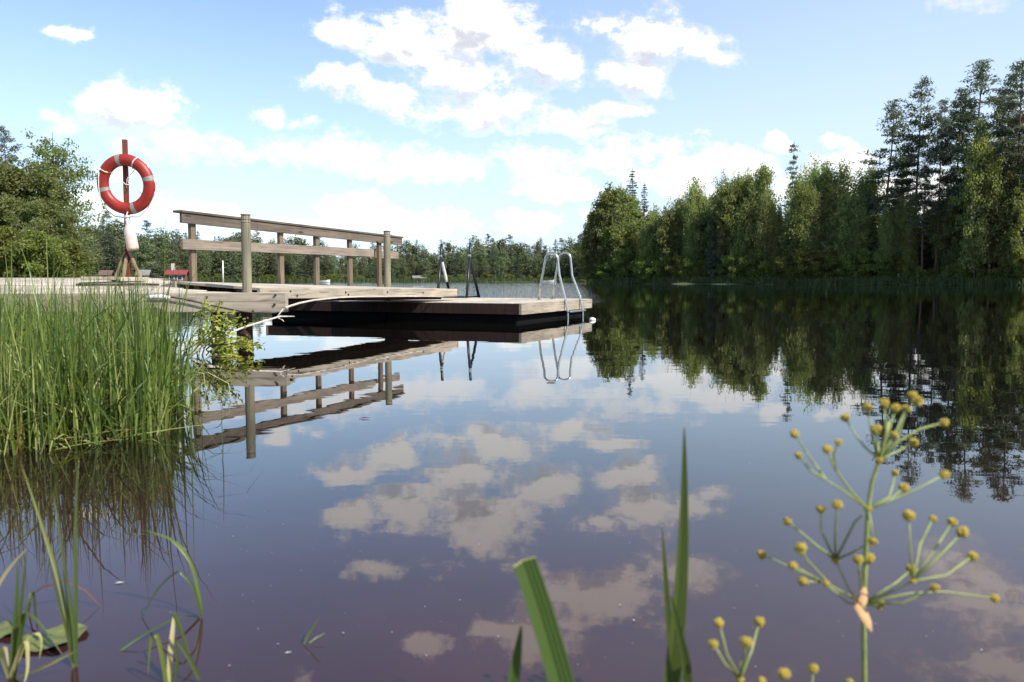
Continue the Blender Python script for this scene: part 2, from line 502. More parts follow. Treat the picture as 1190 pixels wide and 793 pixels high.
ax_ = axis(-1500, 1500, -3, 300, 6.2); ay_ = axis(-1500, 2000, 5, 320, 6.2)
GX, GY = np.meshgrid(ax_, ay_)
GZ = ground_z(GX, GY)
me = bpy.data.meshes.new('ground')
nx, ny = len(ax_), len(ay_)
vs = np.stack([GX, GY, GZ], -1).reshape(-1, 3)
ii = np.arange(nx * ny).reshape(ny, nx)
fs = np.stack([ii[:-1, :-1], ii[:-1, 1:], ii[1:, 1:], ii[1:, :-1]], -1).reshape(-1, 4)
me.from_pydata(vs.tolist(), [], fs.tolist()); me.materials.append(M['soil'])
me.polygons.foreach_set('use_smooth', [True] * len(me.polygons)); me.update()
tag(link('ground', me), 'grassy soil banks round the lake and the land behind', kind='structure')
w = MB(); w._add([(-130, -12, 0), (110, -12, 0), (110, 260, 0), (-130, 260, 0)], [(0, 1, 2, 3)])
tag(w.build('lake', M['water']), 'still brown forest lake mirroring clouds and trees', kind='structure')


def gz(x, y): return float(ground_z(np.array([x]), np.array([y]))[0])


# ------------------------------------------------------------------ footbridge, jetty, platform
UV = Vector((0.407, 0.913, 0)).normalized()          # along the footbridge, away from shore
VV = Vector((-UV.y, UV.x, 0))                        # across it, to the left
RZ = math.atan2(UV.y, UV.x)
GA = Vector((-2.85, 9.25, 0))
GL, GW = 4.7, 1.3


def bz(s, t):                                        # top of the footbridge deck (it sags away and leans a little)
    a = 0.555 + (0.495 - 0.555) * s / GL; b_ = 0.63 + (0.52 - 0.63) * s / GL
    return a + (b_ - a) * t / GW


g = thing('footbridge', 'grey plank footbridge with a wooden railing leading out to the floating platform', 'footbridge', GA, RZ)
d = MB()
nb = 32
for k in range(nb):                                  # cross planks
    s0 = k * GL / nb + 0.005; s1 = (k + 1) * GL / nb - 0.005; j = random.uniform(-0.012, 0.012)
    pts = []
    for s_ in (s0, s1):
        for t_ in (0.03 + j, GW + j):
            for dz in (-0.032, 0.0):
                pts.append(Vector((s_, t_, bz(s_, t_) + dz)))
    d.hexa(pts)
d.build('deck', wood('cross_decking', (0.58, 0.50, 0.40), (0.34, 0.285, 0.22), 'Y'), g, bevel=0.003)
for t_ in (0.0, GW - 0.02):
    d = MB()
    for s0, s1 in ((-0.02, GL * 0.53), (GL * 0.53 + 0.006, GL + 0.03)):
        d.beam((s0, t_, bz(s0, t_) - 0.062), (s1, t_, bz(s1, t_) - 0.062), 0.045, 0.125)
    sb = d.build('side_beam', M['board'], g, bevel=0.004)
    if t_ == 0.0:
        for s_, dz in ((0.5, -0.04), (0.62, -0.09), (1.6, -0.05), (1.66, -0.08), (2.6, -0.05), (3.6, -0.06)):
            q = MB(); q.tube([(s_, -0.022, bz(s_, 0) + dz), (s_, -0.034, bz(s_, 0) + dz)], 0.012, 8)
            q.build('bolt', M['rust'], sb)
d = MB()
for t_ in (0.3, 0.95): d.beam((0.0, t_, bz(0, t_) - 0.11), (GL, t_, bz(GL, t_) - 0.11), 0.07, 0.14)
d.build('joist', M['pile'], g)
d = MB(); d.box((GL + 0.055, GW / 2, 0.445), (0.045, GW + 0.02, 0.10)); d.build('end_board', M['plank_red'], g, bevel=0.003)


def s_on_rail(px):
    k = (px - 595) / F
    return (k * (GA.y + VV.y * GW) - (GA.x + VV.x * GW)) / (UV.x - k * UV.y)


RT = GW + 0.045
S0, S1 = s_on_rail(213), s_on_rail(467)
top = lambda s: 1.475 + (1.395 - 1.475) * (s - S0) / (S1 - S0)
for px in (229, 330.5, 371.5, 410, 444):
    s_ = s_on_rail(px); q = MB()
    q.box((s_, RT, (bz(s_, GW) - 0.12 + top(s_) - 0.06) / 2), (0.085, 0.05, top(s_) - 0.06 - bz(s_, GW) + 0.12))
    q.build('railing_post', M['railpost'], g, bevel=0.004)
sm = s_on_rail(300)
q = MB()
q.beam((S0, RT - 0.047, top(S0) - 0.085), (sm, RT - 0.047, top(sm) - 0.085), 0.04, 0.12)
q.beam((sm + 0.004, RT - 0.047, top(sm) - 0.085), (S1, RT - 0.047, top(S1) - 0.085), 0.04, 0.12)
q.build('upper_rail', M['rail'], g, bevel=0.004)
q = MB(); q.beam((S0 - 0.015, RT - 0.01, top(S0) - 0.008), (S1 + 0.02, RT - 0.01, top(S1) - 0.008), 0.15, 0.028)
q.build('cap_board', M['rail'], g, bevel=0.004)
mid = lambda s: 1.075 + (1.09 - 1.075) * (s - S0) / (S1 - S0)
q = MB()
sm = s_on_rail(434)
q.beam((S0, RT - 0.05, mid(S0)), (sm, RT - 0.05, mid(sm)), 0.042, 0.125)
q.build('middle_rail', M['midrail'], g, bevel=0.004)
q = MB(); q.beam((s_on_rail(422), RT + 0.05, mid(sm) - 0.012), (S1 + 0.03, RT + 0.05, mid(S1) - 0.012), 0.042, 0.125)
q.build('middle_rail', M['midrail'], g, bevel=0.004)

# round mooring posts
for px, D, ytop, rad, lab in ((285, 9.16, 249.5, 0.052, 'tall round grey post with a grooved top at the near shore end of the footbridge'),
                              (449.5, 13.6, 269, 0.056, 'round grey post at the far end of the footbridge railing, beside the platform')):
    pt = at(px, ytop, D)
    t = thing('mooring_post', lab, 'post', (pt.x, pt.y, -0.8))
    H = pt.z + 0.8
    q = MB(); q.tube([(0, 0, 0), (0, 0, H * 0.5), (0.003, 0, H - 0.10)], [rad * 1.03, rad, rad], 20, cap=False)
    prof = [(H - 0.10, 1), (H - 0.098, 0.9), (H - 0.09, 0.9), (H - 0.088, 1), (H - 0.066, 1), (H - 0.064, 0.9), (H - 0.056, 0.9), (H - 0.054, 1), (H - 0.02, 1), (H - 0.018, 0.92), (H - 0.012, 0.92), (H - 0.008, 1)]
    q.tube([(0.003, 0, z) for z, _ in prof], [rad * k for _, k in prof], 20, cap=False)
    q.build('post_shaft', M['post'], t, smooth=False)
    q = MB(); q.tube([(0.003, 0, H - 0.008), (0.003, 0, H + 0.004), (0.003, 0, H + 0.008)], [rad * 1.06, rad * 1.06, rad * 0.7], 20)
    q.build('post_cap', M['rust'] if px > 400 else M['post'], t)

# shore jetty
jt = thing('shore_jetty', 'wide bleached timber jetty built out from the reedy shore, with a thick front beam', 'jetty', (-5.0, 8.9, 0))
def jz(y, x=-5.0):
    k = min(1.0, max(0.0, (-3.1 - x) / 1.5)); k = k * k * (3 - 2 * k)
    return 0.502 + (y - 8.9) * (0.012 + 0.106 * k)


d = MB(); y = 8.905
while y < 10.28:
    y1 = y + 0.138
    x1 = -2.45 if y1 < 9.2 else -2.85 - 0.05 - 0.913 / 0.407 * max(0, (y1 - 9.2))
    x1 = max(x1, -4.25)
    joint = random.uniform(-4.4, -3.5); joint2 = random.uniform(-7.6, -5.4)
    cuts = sorted([-8.6, joint2, -4.8, -4.6, -4.25, -3.9, -3.5, -3.1, joint, x1])
    cuts = [c for c in cuts if c <= x1 + 1e-6]
    dz = random.uniform(-0.004, 0.004)
    for a, b_ in zip(cuts[:-1], cuts[1:]):
        if b_ - a < 0.02: continue
        if a in (joint, joint2): dz = random.uniform(-0.004, 0.004)
        pts = []
        for xx in (a + (0.004 if a in (joint, joint2) else 0.0004), b_ - 0.0004):
            for yy in (y, y1):
                for zz in (-0.035, 0): pts.append(Vector((xx + 5.0, yy - 8.9, jz(yy, xx) + zz + dz)))
        d.hexa(pts)
    y = y1 + 0.008
d.build('deck', M['deck'], jt, bevel=0.003)
d = MB()
d.beam((-8.6 + 5, -0.06, 0.4), (-4.05 + 5, -0.06, 0.4), 0.10, 0.2)
d.beam((-4.04 + 5, -0.062, 0.398), (-2.43 + 5, -0.062, 0.402), 0.10, 0.205)
fb = d.build('front_beam', M['board'], jt, bevel=0.006)
for px, py in ((240, 345.5), (320, 343), (319, 354), (294, 362), (255, 363.5)):
    q = MB(); p_ = at(px, py, 8.78); q.tube([(p_.x + 5, -0.112, p_.z), (p_.x + 5, -0.13, p_.z)], 0.013, 8)
    q.build('bolt', M['rust'], fb)
for x_, y_ in ((-2.95, 9.0), (-4.6, 9.0), (-6.3, 9.0), (-3.6, 10.0), (-5.2, 10.1)):
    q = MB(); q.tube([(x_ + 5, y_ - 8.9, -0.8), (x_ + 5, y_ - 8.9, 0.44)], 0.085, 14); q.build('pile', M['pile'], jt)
q = MB()
for y_ in (9.05, 9.75): q.beam((-8.5 + 5, y_ - 8.9, 0.38), (-3.2 + 5 if y_ < 9.3 else -4.4 + 5, y_ - 8.9, 0.38), 0.08, 0.14)
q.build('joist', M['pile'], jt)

# floating platform
PC = Vector((0.13, 12.0, 0)); PL, PW = 3.2, 4.7
pf = thing('floating_platform', 'low square floating swimming platform of pale planks at the end of the footbridge', 'platform', PC, RZ)
PZ = 0.30
d = MB(); nb = 32
for k in range(nb):
    t0 = k * PW / nb + 0.004; t1 = (k + 1) * PW / nb - 0.004; j = random.uniform(-0.008, 0.008)
    d.box((PL / 2 + j, (t0 + t1) / 2, PZ - 0.016), (PL - 0.1, t1 - t0, 0.032))
d.build('deck', M['deck'], pf, bevel=0.003)
for a, b_ in (((0, 0, 0), (PL, 0, 0)), ((0, PW, 0), (PL, PW, 0))):
    d = MB(); d.beam((a[0] - 0.024, a[1], PZ - 0.085), (b_[0] + 0.024, b_[1], PZ - 0.085), 0.045, 0.165); d.build('fascia_board', M['board'], pf, bevel=0.004)
for s_ in (0.0, PL):
    d = MB(); d.beam((s_, 0.024, PZ - 0.087), (s_, PW - 0.024, PZ - 0.087), 0.045, 0.16); d.build('cross_beam', M['pile'], pf, bevel=0.004)  # front face: its shade is put into the dark wood colour
for t_ in (PW * 0.26, PW * 0.75):
    q = MB(); q.box((PL / 2, t_, 0.04), (PL - 0.1, PW * 0.485, 0.30)); q.build('float', M['float'], pf, bevel=0.03)  # floats enlarged and blackened to fill the shadowed gap below the deck
q = MB()
for s_ in (0.12, 1.1, 2.1, PL - 0.12): q.beam((s_, 0.05, 0.19), (s_, PW - 0.05, 0.19), 0.06, 0.1)
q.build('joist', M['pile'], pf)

# steel ladder on the right side of the platform
ld = thing('bathing_ladder', 'shiny steel bathing ladder with two tall looped handrails on the platform edge', 'ladder', PC, RZ)
for s_, ztop, d_in in ((1.76, 1.09, 0.43), (2.52, 1.12, 0.48)):
    path = []
    d_out = -0.085
    rr = 0.112
    zc = ztop - rr
    # inner leg leans in, arch, outer leg leans out down into the water
    pin = Vector((s_, d_in, PZ)); ctr = d_in - 0.225
    path.append(pin); path.append(Vector((s_, d_in - 0.03, PZ + 0.25)))
    for k in range(0, 15):
        a = math.pi * k / 14
        path.append(Vector((s_, ctr + rr * math.cos(a) , zc + rr * math.sin(a))))
    path += [Vector((s_, ctr - rr - 0.03, 0.72)), Vector((s_, -0.035, 0.36)), Vector((s_, d_out, 0.12)), Vector((s_, d_out - 0.01, -0.75))]
    q = MB(); q.tube(path, 0.0195, 12); r_ = q.build('handrail', M['steel'], ld, smooth=True)
    q = MB(); q.tube([(s_, d_in, PZ + 0.002), (s_, d_in, PZ + 0.014)], 0.05, 16); q.build('foot_plate', M['steel'], r_)
for z_ in (0.115, -0.02):
    q = MB(); q.box(((1.76 + 2.52) / 2, -0.105, z_), (0.80, 0.075, 0.028)); q.build('step', M['steel'], ld, bevel=0.006)

# black ladder frames at the back edge
bl = thing('black_ladder', 'black painted bathing ladder with two pointed handrail frames at the back of the platform', 'ladder', PC, RZ)
PB = PL
for t_, px in ((2.42, 0), (3.05, 1)):
    apex = Vector((PB - 0.06, t_, 1.345))
    j = 1.14
    fr = MB()
    a0 = Vector((PB - 0.42, t_ - 0.10, PZ)); a1 = Vector((PB + 0.16, t_ - 0.10, PZ - 0.1))
    # two legs meet below the top, one runs on as the handle
    mid_ = Vector((PB - 0.10, t_, 1.10))
    fr.tube([a1, mid_ + (apex - mid_) * 0.0, apex], 0.027, 10)
    fr.tube([a0, mid_], 0.027, 10)
    f_ = fr.build('handrail_frame', M['black'], bl, smooth=True)
    q = MB(); q.tube([mid_ - Vector((0, 0, 0.02)), mid_ + Vector((0, 0, 0.03))], 0.03, 10); q.build('clamp', M['steel'], f_)
    if px:
        u_ = (a1 - mid_); q = MB(); q.tube([mid_ + u_ * 0.12, mid_ + u_ * 0.55], 0.029, 10); q.build('white_band', M['white_tape'], f_)
q = MB(); q.box((PB - 0.13, 2.74, PZ + 0.02), (0.62, 0.74, 0.03)); q.build('base_plate', M['black'], bl, bevel=0.005)

# ------------------------------------------------------------------ lifebuoy and its stand
D0 = 9.95
pb = at(150, 322, D0); ptop = at(149.5, 162.5, D0)
zb = jz(D0)
st = thing('lifebuoy_stand', 'red-brown wooden pole with slanting braces standing on the jetty, holding the lifebuoy', 'lifebuoy stand', (pb.x, D0, zb))
q = MB(); q.box((0, 0, (ptop.z - zb) / 2), (0.05, 0.05, ptop.z - zb), Matrix.Rotation(R(0.4), 3, 'Y')); q.build('pole', M['redpole'], st, bevel=0.004)
for x_, y_, hh in ((-0.17, -0.02, 0.36), (0.17, -0.03, 0.38), (0.02, -0.2, 0.3)):
    q = MB(); q.beam((x_, y_, 0.01), (x_ * 0.12, y_ * 0.1 - 0.03, hh), 0.022, 0.045, up=(0, 1, 0.01)); q.build('brace', wood('brace_wood', (0.42, 0.28, 0.19), (0.22, 0.13, 0.08), 'Z', knots=False), st, bevel=0.003)
q = MB(); q.box((0, 0, 0.012), (0.36, 0.12, 0.024)); q.box((0.0, 0.0, 0.037), (0.11, 0.34, 0.024)); q.build('foot_board', M['board'], st, bevel=0.003)
q = MB(); q.tube([(0.0, -0.02, at(150, 190, D0).z - zb), (0.0, -0.11, at(150, 190, D0).z - zb + 0.005), (0.0, -0.12, at(150, 190, D0).z - zb + 0.035)], 0.008, 8); q.build('hook', M['rust'], st)

bc = at(146.5, 214.5, D0 - 0.06)
lb = thing('lifebuoy', 'orange-red lifebuoy ring with grey reflective bands hanging on the pole', 'lifebuoy', bc, R(4))
tilt = Matrix.Rotation(R(7), 4, 'X') @ Matrix.Rotation(R(-8), 4, 'Z')
RM, rm = 0.287, 0.070
q = MB(); q.torus(RM, rm, tilt, 72, 20, flat=0.82); q.build('ring', M['orange'], lb, smooth=True)
for a in (101, 13, 287, 193):
    q = MB(); q.torus(RM, rm * 1.02, tilt, 4, 20, R(a - 5.0), R(a + 5.0), flat=0.83); q.build('reflective_band', M['reflective'], lb, smooth=True)
# grab line: from band to band outside the ring and across its face
q = MB()


def ringp(a, r, dy=0.0): return tilt @ Vector((r * math.cos(R(a)), dy, r * math.sin(R(a))))


q.tube([ringp(62, RM + 0.075, 0), ringp(62, RM + 0.03, -0.062), ringp(62, RM - 0.03, -0.06), ringp(62, RM - 0.074, 0)], 0.008, 6)
q.tube([ringp(146, RM + 0.076, 0), ringp(147, RM + 0.03, -0.062), ringp(146, RM - 0.03, -0.06), ringp(140, RM - 0.07, 0.0)], 0.008, 6)
q.tube([ringp(147, RM + 0.06, -0.04), ringp(165, RM + 0.02, -0.066), ringp(185, RM + 0.02, -0.066), ringp(205, RM + 0.05, -0.055), ringp(228, RM + 0.11, -0.02), ringp(245, RM + 0.13, 0), ringp(262, RM + 0.11, 0), ringp(268, RM + 0.08, -0.02)], 0.007, 6)
q.tube([ringp(268, RM + 0.10, -0.02), ringp(290, RM + 0.115, 0), ringp(312, RM + 0.085, 0), ringp(340, RM + 0.074, 0), ringp(10, RM + 0.072, 0), ringp(40, RM + 0.074, 0), ringp(62, RM + 0.075, 0)], 0.006, 6)
q.tube([ringp(55, RM - 0.07, 0), (0.02, -0.02, 0.06), (0.012, -0.03, -0.05)], 0.004, 6)
q.tube([ringp(330, RM - 0.07, 0), (0.03, -0.01, 0.02), (0.012, 0.02, 0.10)], 0.004, 6)
q.tube([ringp(140, RM - 0.07, 0), (-0.02, -0.03, 0.02), (0.02, -0.05, -0.01), (0.05, -0.02, 0.0)], 0.005, 6)
q.build('grab_line', M['rope'], lb, smooth=True)

fc = at(151, 271, D0 - 0.09)
fl = thing('throw_float', 'pinkish white bottle-shaped float hanging upside down under the lifebuoy', 'float', fc)
ax = Matrix.Rotation(R(-9), 3, 'Y')
prof = [(-0.20, 0.045), (-0.205, 0.062), (-0.18, 0.07), (-0.05, 0.07), (0.03, 0.066), (0.08, 0.045), (0.12, 0.026), (0.19, 0.022)]
q = MB(); q.tube([ax @ Vector((0, 0, z)) for z, _ in prof], [r * 0.98 for _, r in prof], 18); q.build('body', M['bottle'], fl, smooth=True)
q = MB(); q.tube([ax @ Vector((0, 0, 0.185)), ax @ Vector((0, 0, 0.21))], 0.033, 12); q.build('neck_collar', M['bottle'], fl)
q = MB(); q.tube([ax @ Vector((0, 0, 0.21)), Vector((-0.03, 0.02, 0.25)), Vector((-0.005, 0.05, 0.31))], 0.007, 6); q.build('cord', M['rope'], fl)

# loose things on and around the jetty
for (px0, py0, px1, py1, D, w_, h_, lab, mt) in (
        (95, 323.5, 143, 320.5, 9.75, 0.14, 0.04, 'loose pale plank lying on the jetty behind the reeds, left of the lifebuoy pole', 'board'),
        (140, 324.5, 178, 324.0, 9.62, 0.16, 0.05, 'short thick timber offcut lying at the foot of the lifebuoy pole', 'deck')):
    a = at(px0, py0, D); b_ = at(px1, py1, D + 0.25)
    z0 = max(jz(a.y), jz(b_.y)) + h_ / 2 + 0.012
    t = thing('loose_plank', lab, 'plank', (a.x, a.y, z0))
    q = MB(); dv = Vector((b_.x - a.x, 0.12, 0.0)); q.beam((0, 0, 0), dv, w_, h_); o = q.build('plank', M[mt], t, bevel=0.004)
a = at(88, 325.8, 9.5); b_ = at(188, 326.5, 9.6)
q = MB(); pts = [(a.x + (b_.x - a.x) * k / 12, 9.5 + 0.05 * math.sin(k * 1.3), jz(9.5) + 0.018) for k in range(13)]
q.tube(pts, 0.013, 8); tag(q.build('mooring_rope', M['dark_rope'], None, True), 'thin dark rope lying along the top of the jetty by the lifebuoy pole', 'rope')

a = at(176, 345.5, 8.68); b_ = at(197, 346.5, 8.68)
q = MB(); q.tube([a + Vector((-0.06, 0.0, -0.004)), a, (a + b_) / 2 + Vector((0, 0, 0.008)), b_], [0.02, 0.026, 0.026, 0.024], 12)
tag(q.build('plastic_pipe', M['white_paint'], None, True), 'short white plastic pipe end held against the jetty beam above the reeds', 'pipe')
q = MB(); cab = [(172, 344.5), (195, 345), (215, 348), (240, 354), (262, 358.5), (282, 362.5), (300, 364.5), (322, 363.5)]
q.tube([at(x_, y_, 8.755) for x_, y_ in cab], 0.008, 8)
tag(q.build('cable', M['dark_rope'], None, True), 'thin dark cable sagging across the face of the jetty front beam', 'cable')
q = MB(); pol = [(332, 357.5, 8.7), (348, 352.5, 9.0), (365, 349, 9.4), (395, 346, 10.1), (425, 344.8, 10.9), (470, 344.6, 11.8), (515, 345, 12.7)]
q.tube([at(x_, y_, D) for x_, y_, D in pol], [0.012, 0.012, 0.011, 0.010, 0.009, 0.009, 0.008], 8)
tag(q.build('bent_pole', M['bare_stick'], None, True), 'long pale peeled pole curving along under the footbridge side', 'pole')


def fit_path(pts, D0_, D1_):
    n = len(pts)
    return [at(x_, y_, D0_ + (D1_ - D0_) * i / (n - 1)) for i, (x_, y_) in enumerate(pts)]


q = MB()
q.tube(fit_path([(222, 412), (240, 398), (262, 389), (285, 380), (305, 374), (325, 368), (342, 368)], 6.9, 8.5), [0.012, 0.012, 0.011, 0.010, 0.010, 0.009, 0.006], 8)
q.tube(fit_path([(322, 369), (326, 363), (329, 359)], 8.3, 8.35), [0.009, 0.007, 0.004], 6)
q.tube(fit_path([(322, 369), (328, 372), (330, 374)], 8.3, 8.3), [0.008, 0.006, 0.004], 6)
tag(q.build('bare_branch', M['bare_stick'], None, True), 'bleached bare branch rising from the reeds, its forked tip in front of the jetty beam', 'branch')

# leafy willow shoot beside it
ws = thing('willow_shoot', 'small drooping willow shoot with yellow-green leaves under the jetty beam', 'shrub', on_water(250, 408))
o0 = ws.location.copy()
st_ = MB(); lf = []
shoots = [((228, 402), (232, 372), (238, 350)), ((232, 404), (248, 372), (262, 366)), ((240, 405), (262, 385), (285, 372)), ((246, 408), (270, 395), (296, 400)),
          ((250, 410), (268, 405), (282, 428)), ((242, 408), (256, 412), (262, 440)), ((236, 405), (252, 392), (270, 378)), ((248, 408), (275, 398), (306, 402)), ((230, 404), (240, 382), (252, 352)),
          ((244, 408), (262, 400), (280, 398)), ((250, 410), (272, 410), (290, 418))]
shoots = shoots + [tuple((x_ + random.uniform(-9, 9), y_ + random.uniform(-7, 7)) for x_, y_ in sh) for sh in shoots]
for i, sh in enumerate(shoots):
    D = 7.0 + random.uniform(-0.35, 0.35)
    a, b_, c = [at(x_, y_, D) - o0 for x_, y_ in sh]
    if i < 3: a.z = -0.05
    pts = [(a * (1 - t) ** 2 + b_ * 2 * t * (1 - t) + c * t * t) for t in [k / 8 for k in range(9)]]
    st_.tube(pts, [0.006 - 0.0005 * k for k in range(9)], 5)
    for t in np.linspace(0.2, 1.0, 40):
        p_ = a * (1 - t) ** 2 + b_ * 2 * t * (1 - t) + c * t * t + Vector((random.gauss(0, 0.022), random.gauss(0, 0.022), random.gauss(0, 0.02)))
        dr = Vector((random.gauss(0, 1), random.gauss(0, 1), random.gauss(-0.3, 0.7))).normalized(); sd = dr.orthogonal().normalized()
        L = random.uniform(0.035, 0.065); w_ = L * 0.42
        lf += [p_, p_ + dr * L * 0.5 + sd * w_ / 2, p_ + dr * L, p_ + dr * L * 0.5 - sd * w_ / 2]
st_.build('stem', M['bark_dark'], ws)
link('foliage', np_mesh('foliage', np.array([tuple(p_) for p_ in lf]), 4, M['leaf_yellow']), ws)

# ------------------------------------------------------------------ trees
def rot_rand(n, rng, up=0.0):
    nrm = rng.normal(size=(n, 3)); nrm[:, 2] += up
    nrm /= np.linalg.norm(nrm, axis=1)[:, None]
    t = rng.normal(size=(n, 3)); t -= nrm * (t * nrm).sum(1)[:, None]; t /= np.linalg.norm(t, axis=1)[:, None]
    return nrm, t, np.cross(nrm, t)


def leaves(P, size, rng, up=0.4, aspect=0.6, along=None, jit=0.35):
    n = len(P)
    nrm, t, b_ = rot_rand(n, rng, up)
    if along is not None:
        t = along + rng.normal(size=(n, 3)) * 0.35; t /= np.linalg.norm(t, axis=1)[:, None]
        b_ = np.cross(nrm, t); b_ /= np.maximum(np.linalg.norm(b_, axis=1), 1e-6)[:, None]
    s = size * (1 + jit * rng.normal(size=n)).clip(0.4, 1.9)
    L = t * s[:, None] * 0.5; W = b_ * (s * aspect * 0.5)[:, None]
    return np.stack([P - L, P + W, P + L, P - W], 1).reshape(-1, 3)


def make_tree(kind, seed, q_=1.0):
    """returns (trunk MB, leaf verts, design height)"""
    rng = np.random.default_rng(seed); rr = random.Random(seed)
    tr = MB(); LV = []
    if kind == 'pine':
        H = 24.0; r0 = 0.24
        bend = [rr.uniform(-0.35, 0.35) for _ in range(4)]
        ctr = lambda t: Vector((bend[0] * math.sin(t * 2.3) + bend[1] * math.sin(t * 5), bend[2] * math.sin(t * 2.1) + bend[3] * math.sin(t * 4.4), t * H))
        tr.tube([ctr(t) for t in np.linspace(0, 1, 12)], [max(0.03, r0 * (1 - 0.9 * t)) for t in np.linspace(0, 1, 12)], 8)
        base = rr.uniform(0.36, 0.5); t = base
        for _ in range(7):                                  # dead stubs
            tt = rr.uniform(0.2, base); a = rr.uniform(0, 6.28); L = rr.uniform(0.5, 1.6)
            tr.tube([ctr(tt), ctr(tt) + Vector((math.cos(a) * L, math.sin(a) * L, -0.1))], [0.03, 0.01], 4)
        while t < 0.995:
            f = (t - base) / (1 - base)
            prof = (0.55 + 0.75 * f) if f < 0.35 else (0.95 - 0.85 * (f - 0.35) / 0.65)
            for _ in range(rr.choice((2, 3, 4, 4)) if f < 0.85 else 3):
                a = rr.uniform(0, 6.28); L = 4.3 * prof * rr.uniform(0.4, 1.15)
                rise = (0.05 + 0.55 * f) * L * rr.uniform(0.5, 1.2) - (0.25 * L if f < 0.25 else 0)
                p0 = ctr(t); p1 = p0 + Vector((math.cos(a) * L * 0.55, math.sin(a) * L * 0.55, rise * 0.35)); p2 = p0 + Vector((math.cos(a) * L, math.sin(a) * L, rise))
                tr.tube([p0, p1, p2], [0.05 * (1 - f * 0.6), 0.035 * (1 - f * 0.5), 0.01], 4)
                npad = max(3, int(6 * prof * q_ + 1))
                for k in range(npad):
                    u = 0.42 + 0.6 * (k + rr.random()) / npad
                    c = p0.lerp(p1, u / 0.55) if u < 0.55 else p1.lerp(p2, (u - 0.55) / 0.45)
                    c = c + Vector((rr.gauss(0, 0.22), rr.gauss(0, 0.22), rr.gauss(0.08, 0.1)))
                    n = int(25 * q_ * (0.4 + 0.8 * prof))
                    P = np.array(c) + rng.normal(size=(n, 3)) * np.array([0.40, 0.40, 0.15]) * (0.6 + 0.5 * prof)
                    LV.append(leaves(P, 0.30 + 0.13 * prof, rng, 0.5, 0.28))
            t += rr.uniform(0.022, 0.042) if f < 0.8 else rr.uniform(0.014, 0.022)
    elif kind == 'spruce':
        H = 20.0; r0 = 0.2
        tr.tube([(0, 0, H * t) for t in np.linspace(0, 1, 9)], [max(0.02, r0 * (1 - 0.93 * t)) for t in np.linspace(0, 1, 9)], 8)
        t = 0.07
        while t < 0.99:
            f = 1 - t
            for _ in range(5 if t < 0.85 else 4):
                a = rr.uniform(0, 6.28); L = (0.12 + 3.7 * f ** 0.95) * rr.uniform(0.6, 1.12)
                drop = -0.28 * L * f + 0.12 * L
                p0 = Vector((0, 0, t * H)); p1 = p0 + Vector((math.cos(a) * L * 0.6, math.sin(a) * L * 0.6, drop)); p2 = p0 + Vector((math.cos(a) * L, math.sin(a) * L, drop * 0.8 + 0.03 * L))
                tr.tube([p0, p1, p2], [0.03, 0.02, 0.006], 3)
                nc = max(2, int(L * 2.0 * q_))
                for k in range(nc):
                    u = 0.15 + 0.88 * (k + rr.random()) / nc
                    c = p0.lerp(p1, u / 0.6) if u < 0.6 else p1.lerp(p2, (u - 0.6) / 0.4)
                    n = int(11 * q_)
                    P = np.array(c) + rng.normal(size=(n, 3)) * np.array([0.2, 0.2, 0.13]) * (0.35 + 0.8 * f) + np.array([0, 0, -0.1])
                    al = np.tile(np.array([math.cos(a), math.sin(a), -0.35]), (n, 1))
                    LV.append(leaves(P, 0.22 + 0.3 * f, rng, 0.3, 0.3, al))
            t += rr.uniform(0.016, 0.026)
    elif kind == 'snag':                                    # thin, sparse conifer
        H = 18.0; r0 = 0.12
        tr.tube([(0.1 * math.sin(4 * t), 0.08 * math.sin(5 * t), H * t) for t in np.linspace(0, 1, 10)], [max(0.015, r0 * (1 - 0.9 * t)) for t in np.linspace(0, 1, 10)], 7)
        t = 0.3
        while t < 0.99:
            f = (t - 0.3) / 0.7
            for _ in range(3):
                a = rr.uniform(0, 6.28); L = (1.35 - 1.0 * f) * rr.uniform(0.5, 1.2)
                p0 = Vector((0.1 * math.sin(4 * t), 0.08 * math.sin(5 * t), t * H)); p2 = p0 + Vector((math.cos(a) * L, math.sin(a) * L, rr.uniform(-0.05, 0.35) * L))
                tr.tube([p0, p2], [0.025, 0.008], 4)
                for k in range(3):
                    c = p0.lerp(p2, 0.45 + 0.6 * rr.random())
                    P = np.array(c) + rng.normal(size=(9, 3)) * np.array([0.16, 0.16, 0.09])
                    LV.append(leaves(P, 0.34, rng, 0.4, 0.3))
            t += rr.uniform(0.028, 0.05)
    else:
        spec = {'birch': (17.0, 0.13, 0.27, 30, 0.13, 0.30, 0.95, 0.24), 'alder': (13.0, 0.17, 0.10, 44, 0.235, 0.42, 0.9, 0.27), 'aspen': (15.0, 0.15, 0.12, 44, 0.17, 0.40, 0.95, 0.26),
                'loose': (10.0, 0.14, 0.16, 42, 0.31, 0.5, 0.8, 0.15), 'bush': (4.0, 0.05, 0.0, 34, 0.42, 0.30, 0.7, 0.15), 'dense': (8.0, 0.14, 0.03, 56, 0.38, 0.42, 0.8, 0.15)}[kind]
        H, r0, base, nl, wid, peak, rise_, ls = spec
        nst = rr.choice((1, 2)) if kind in ('alder',) else (5 if kind == 'bush' else 1)
        ctrs = []
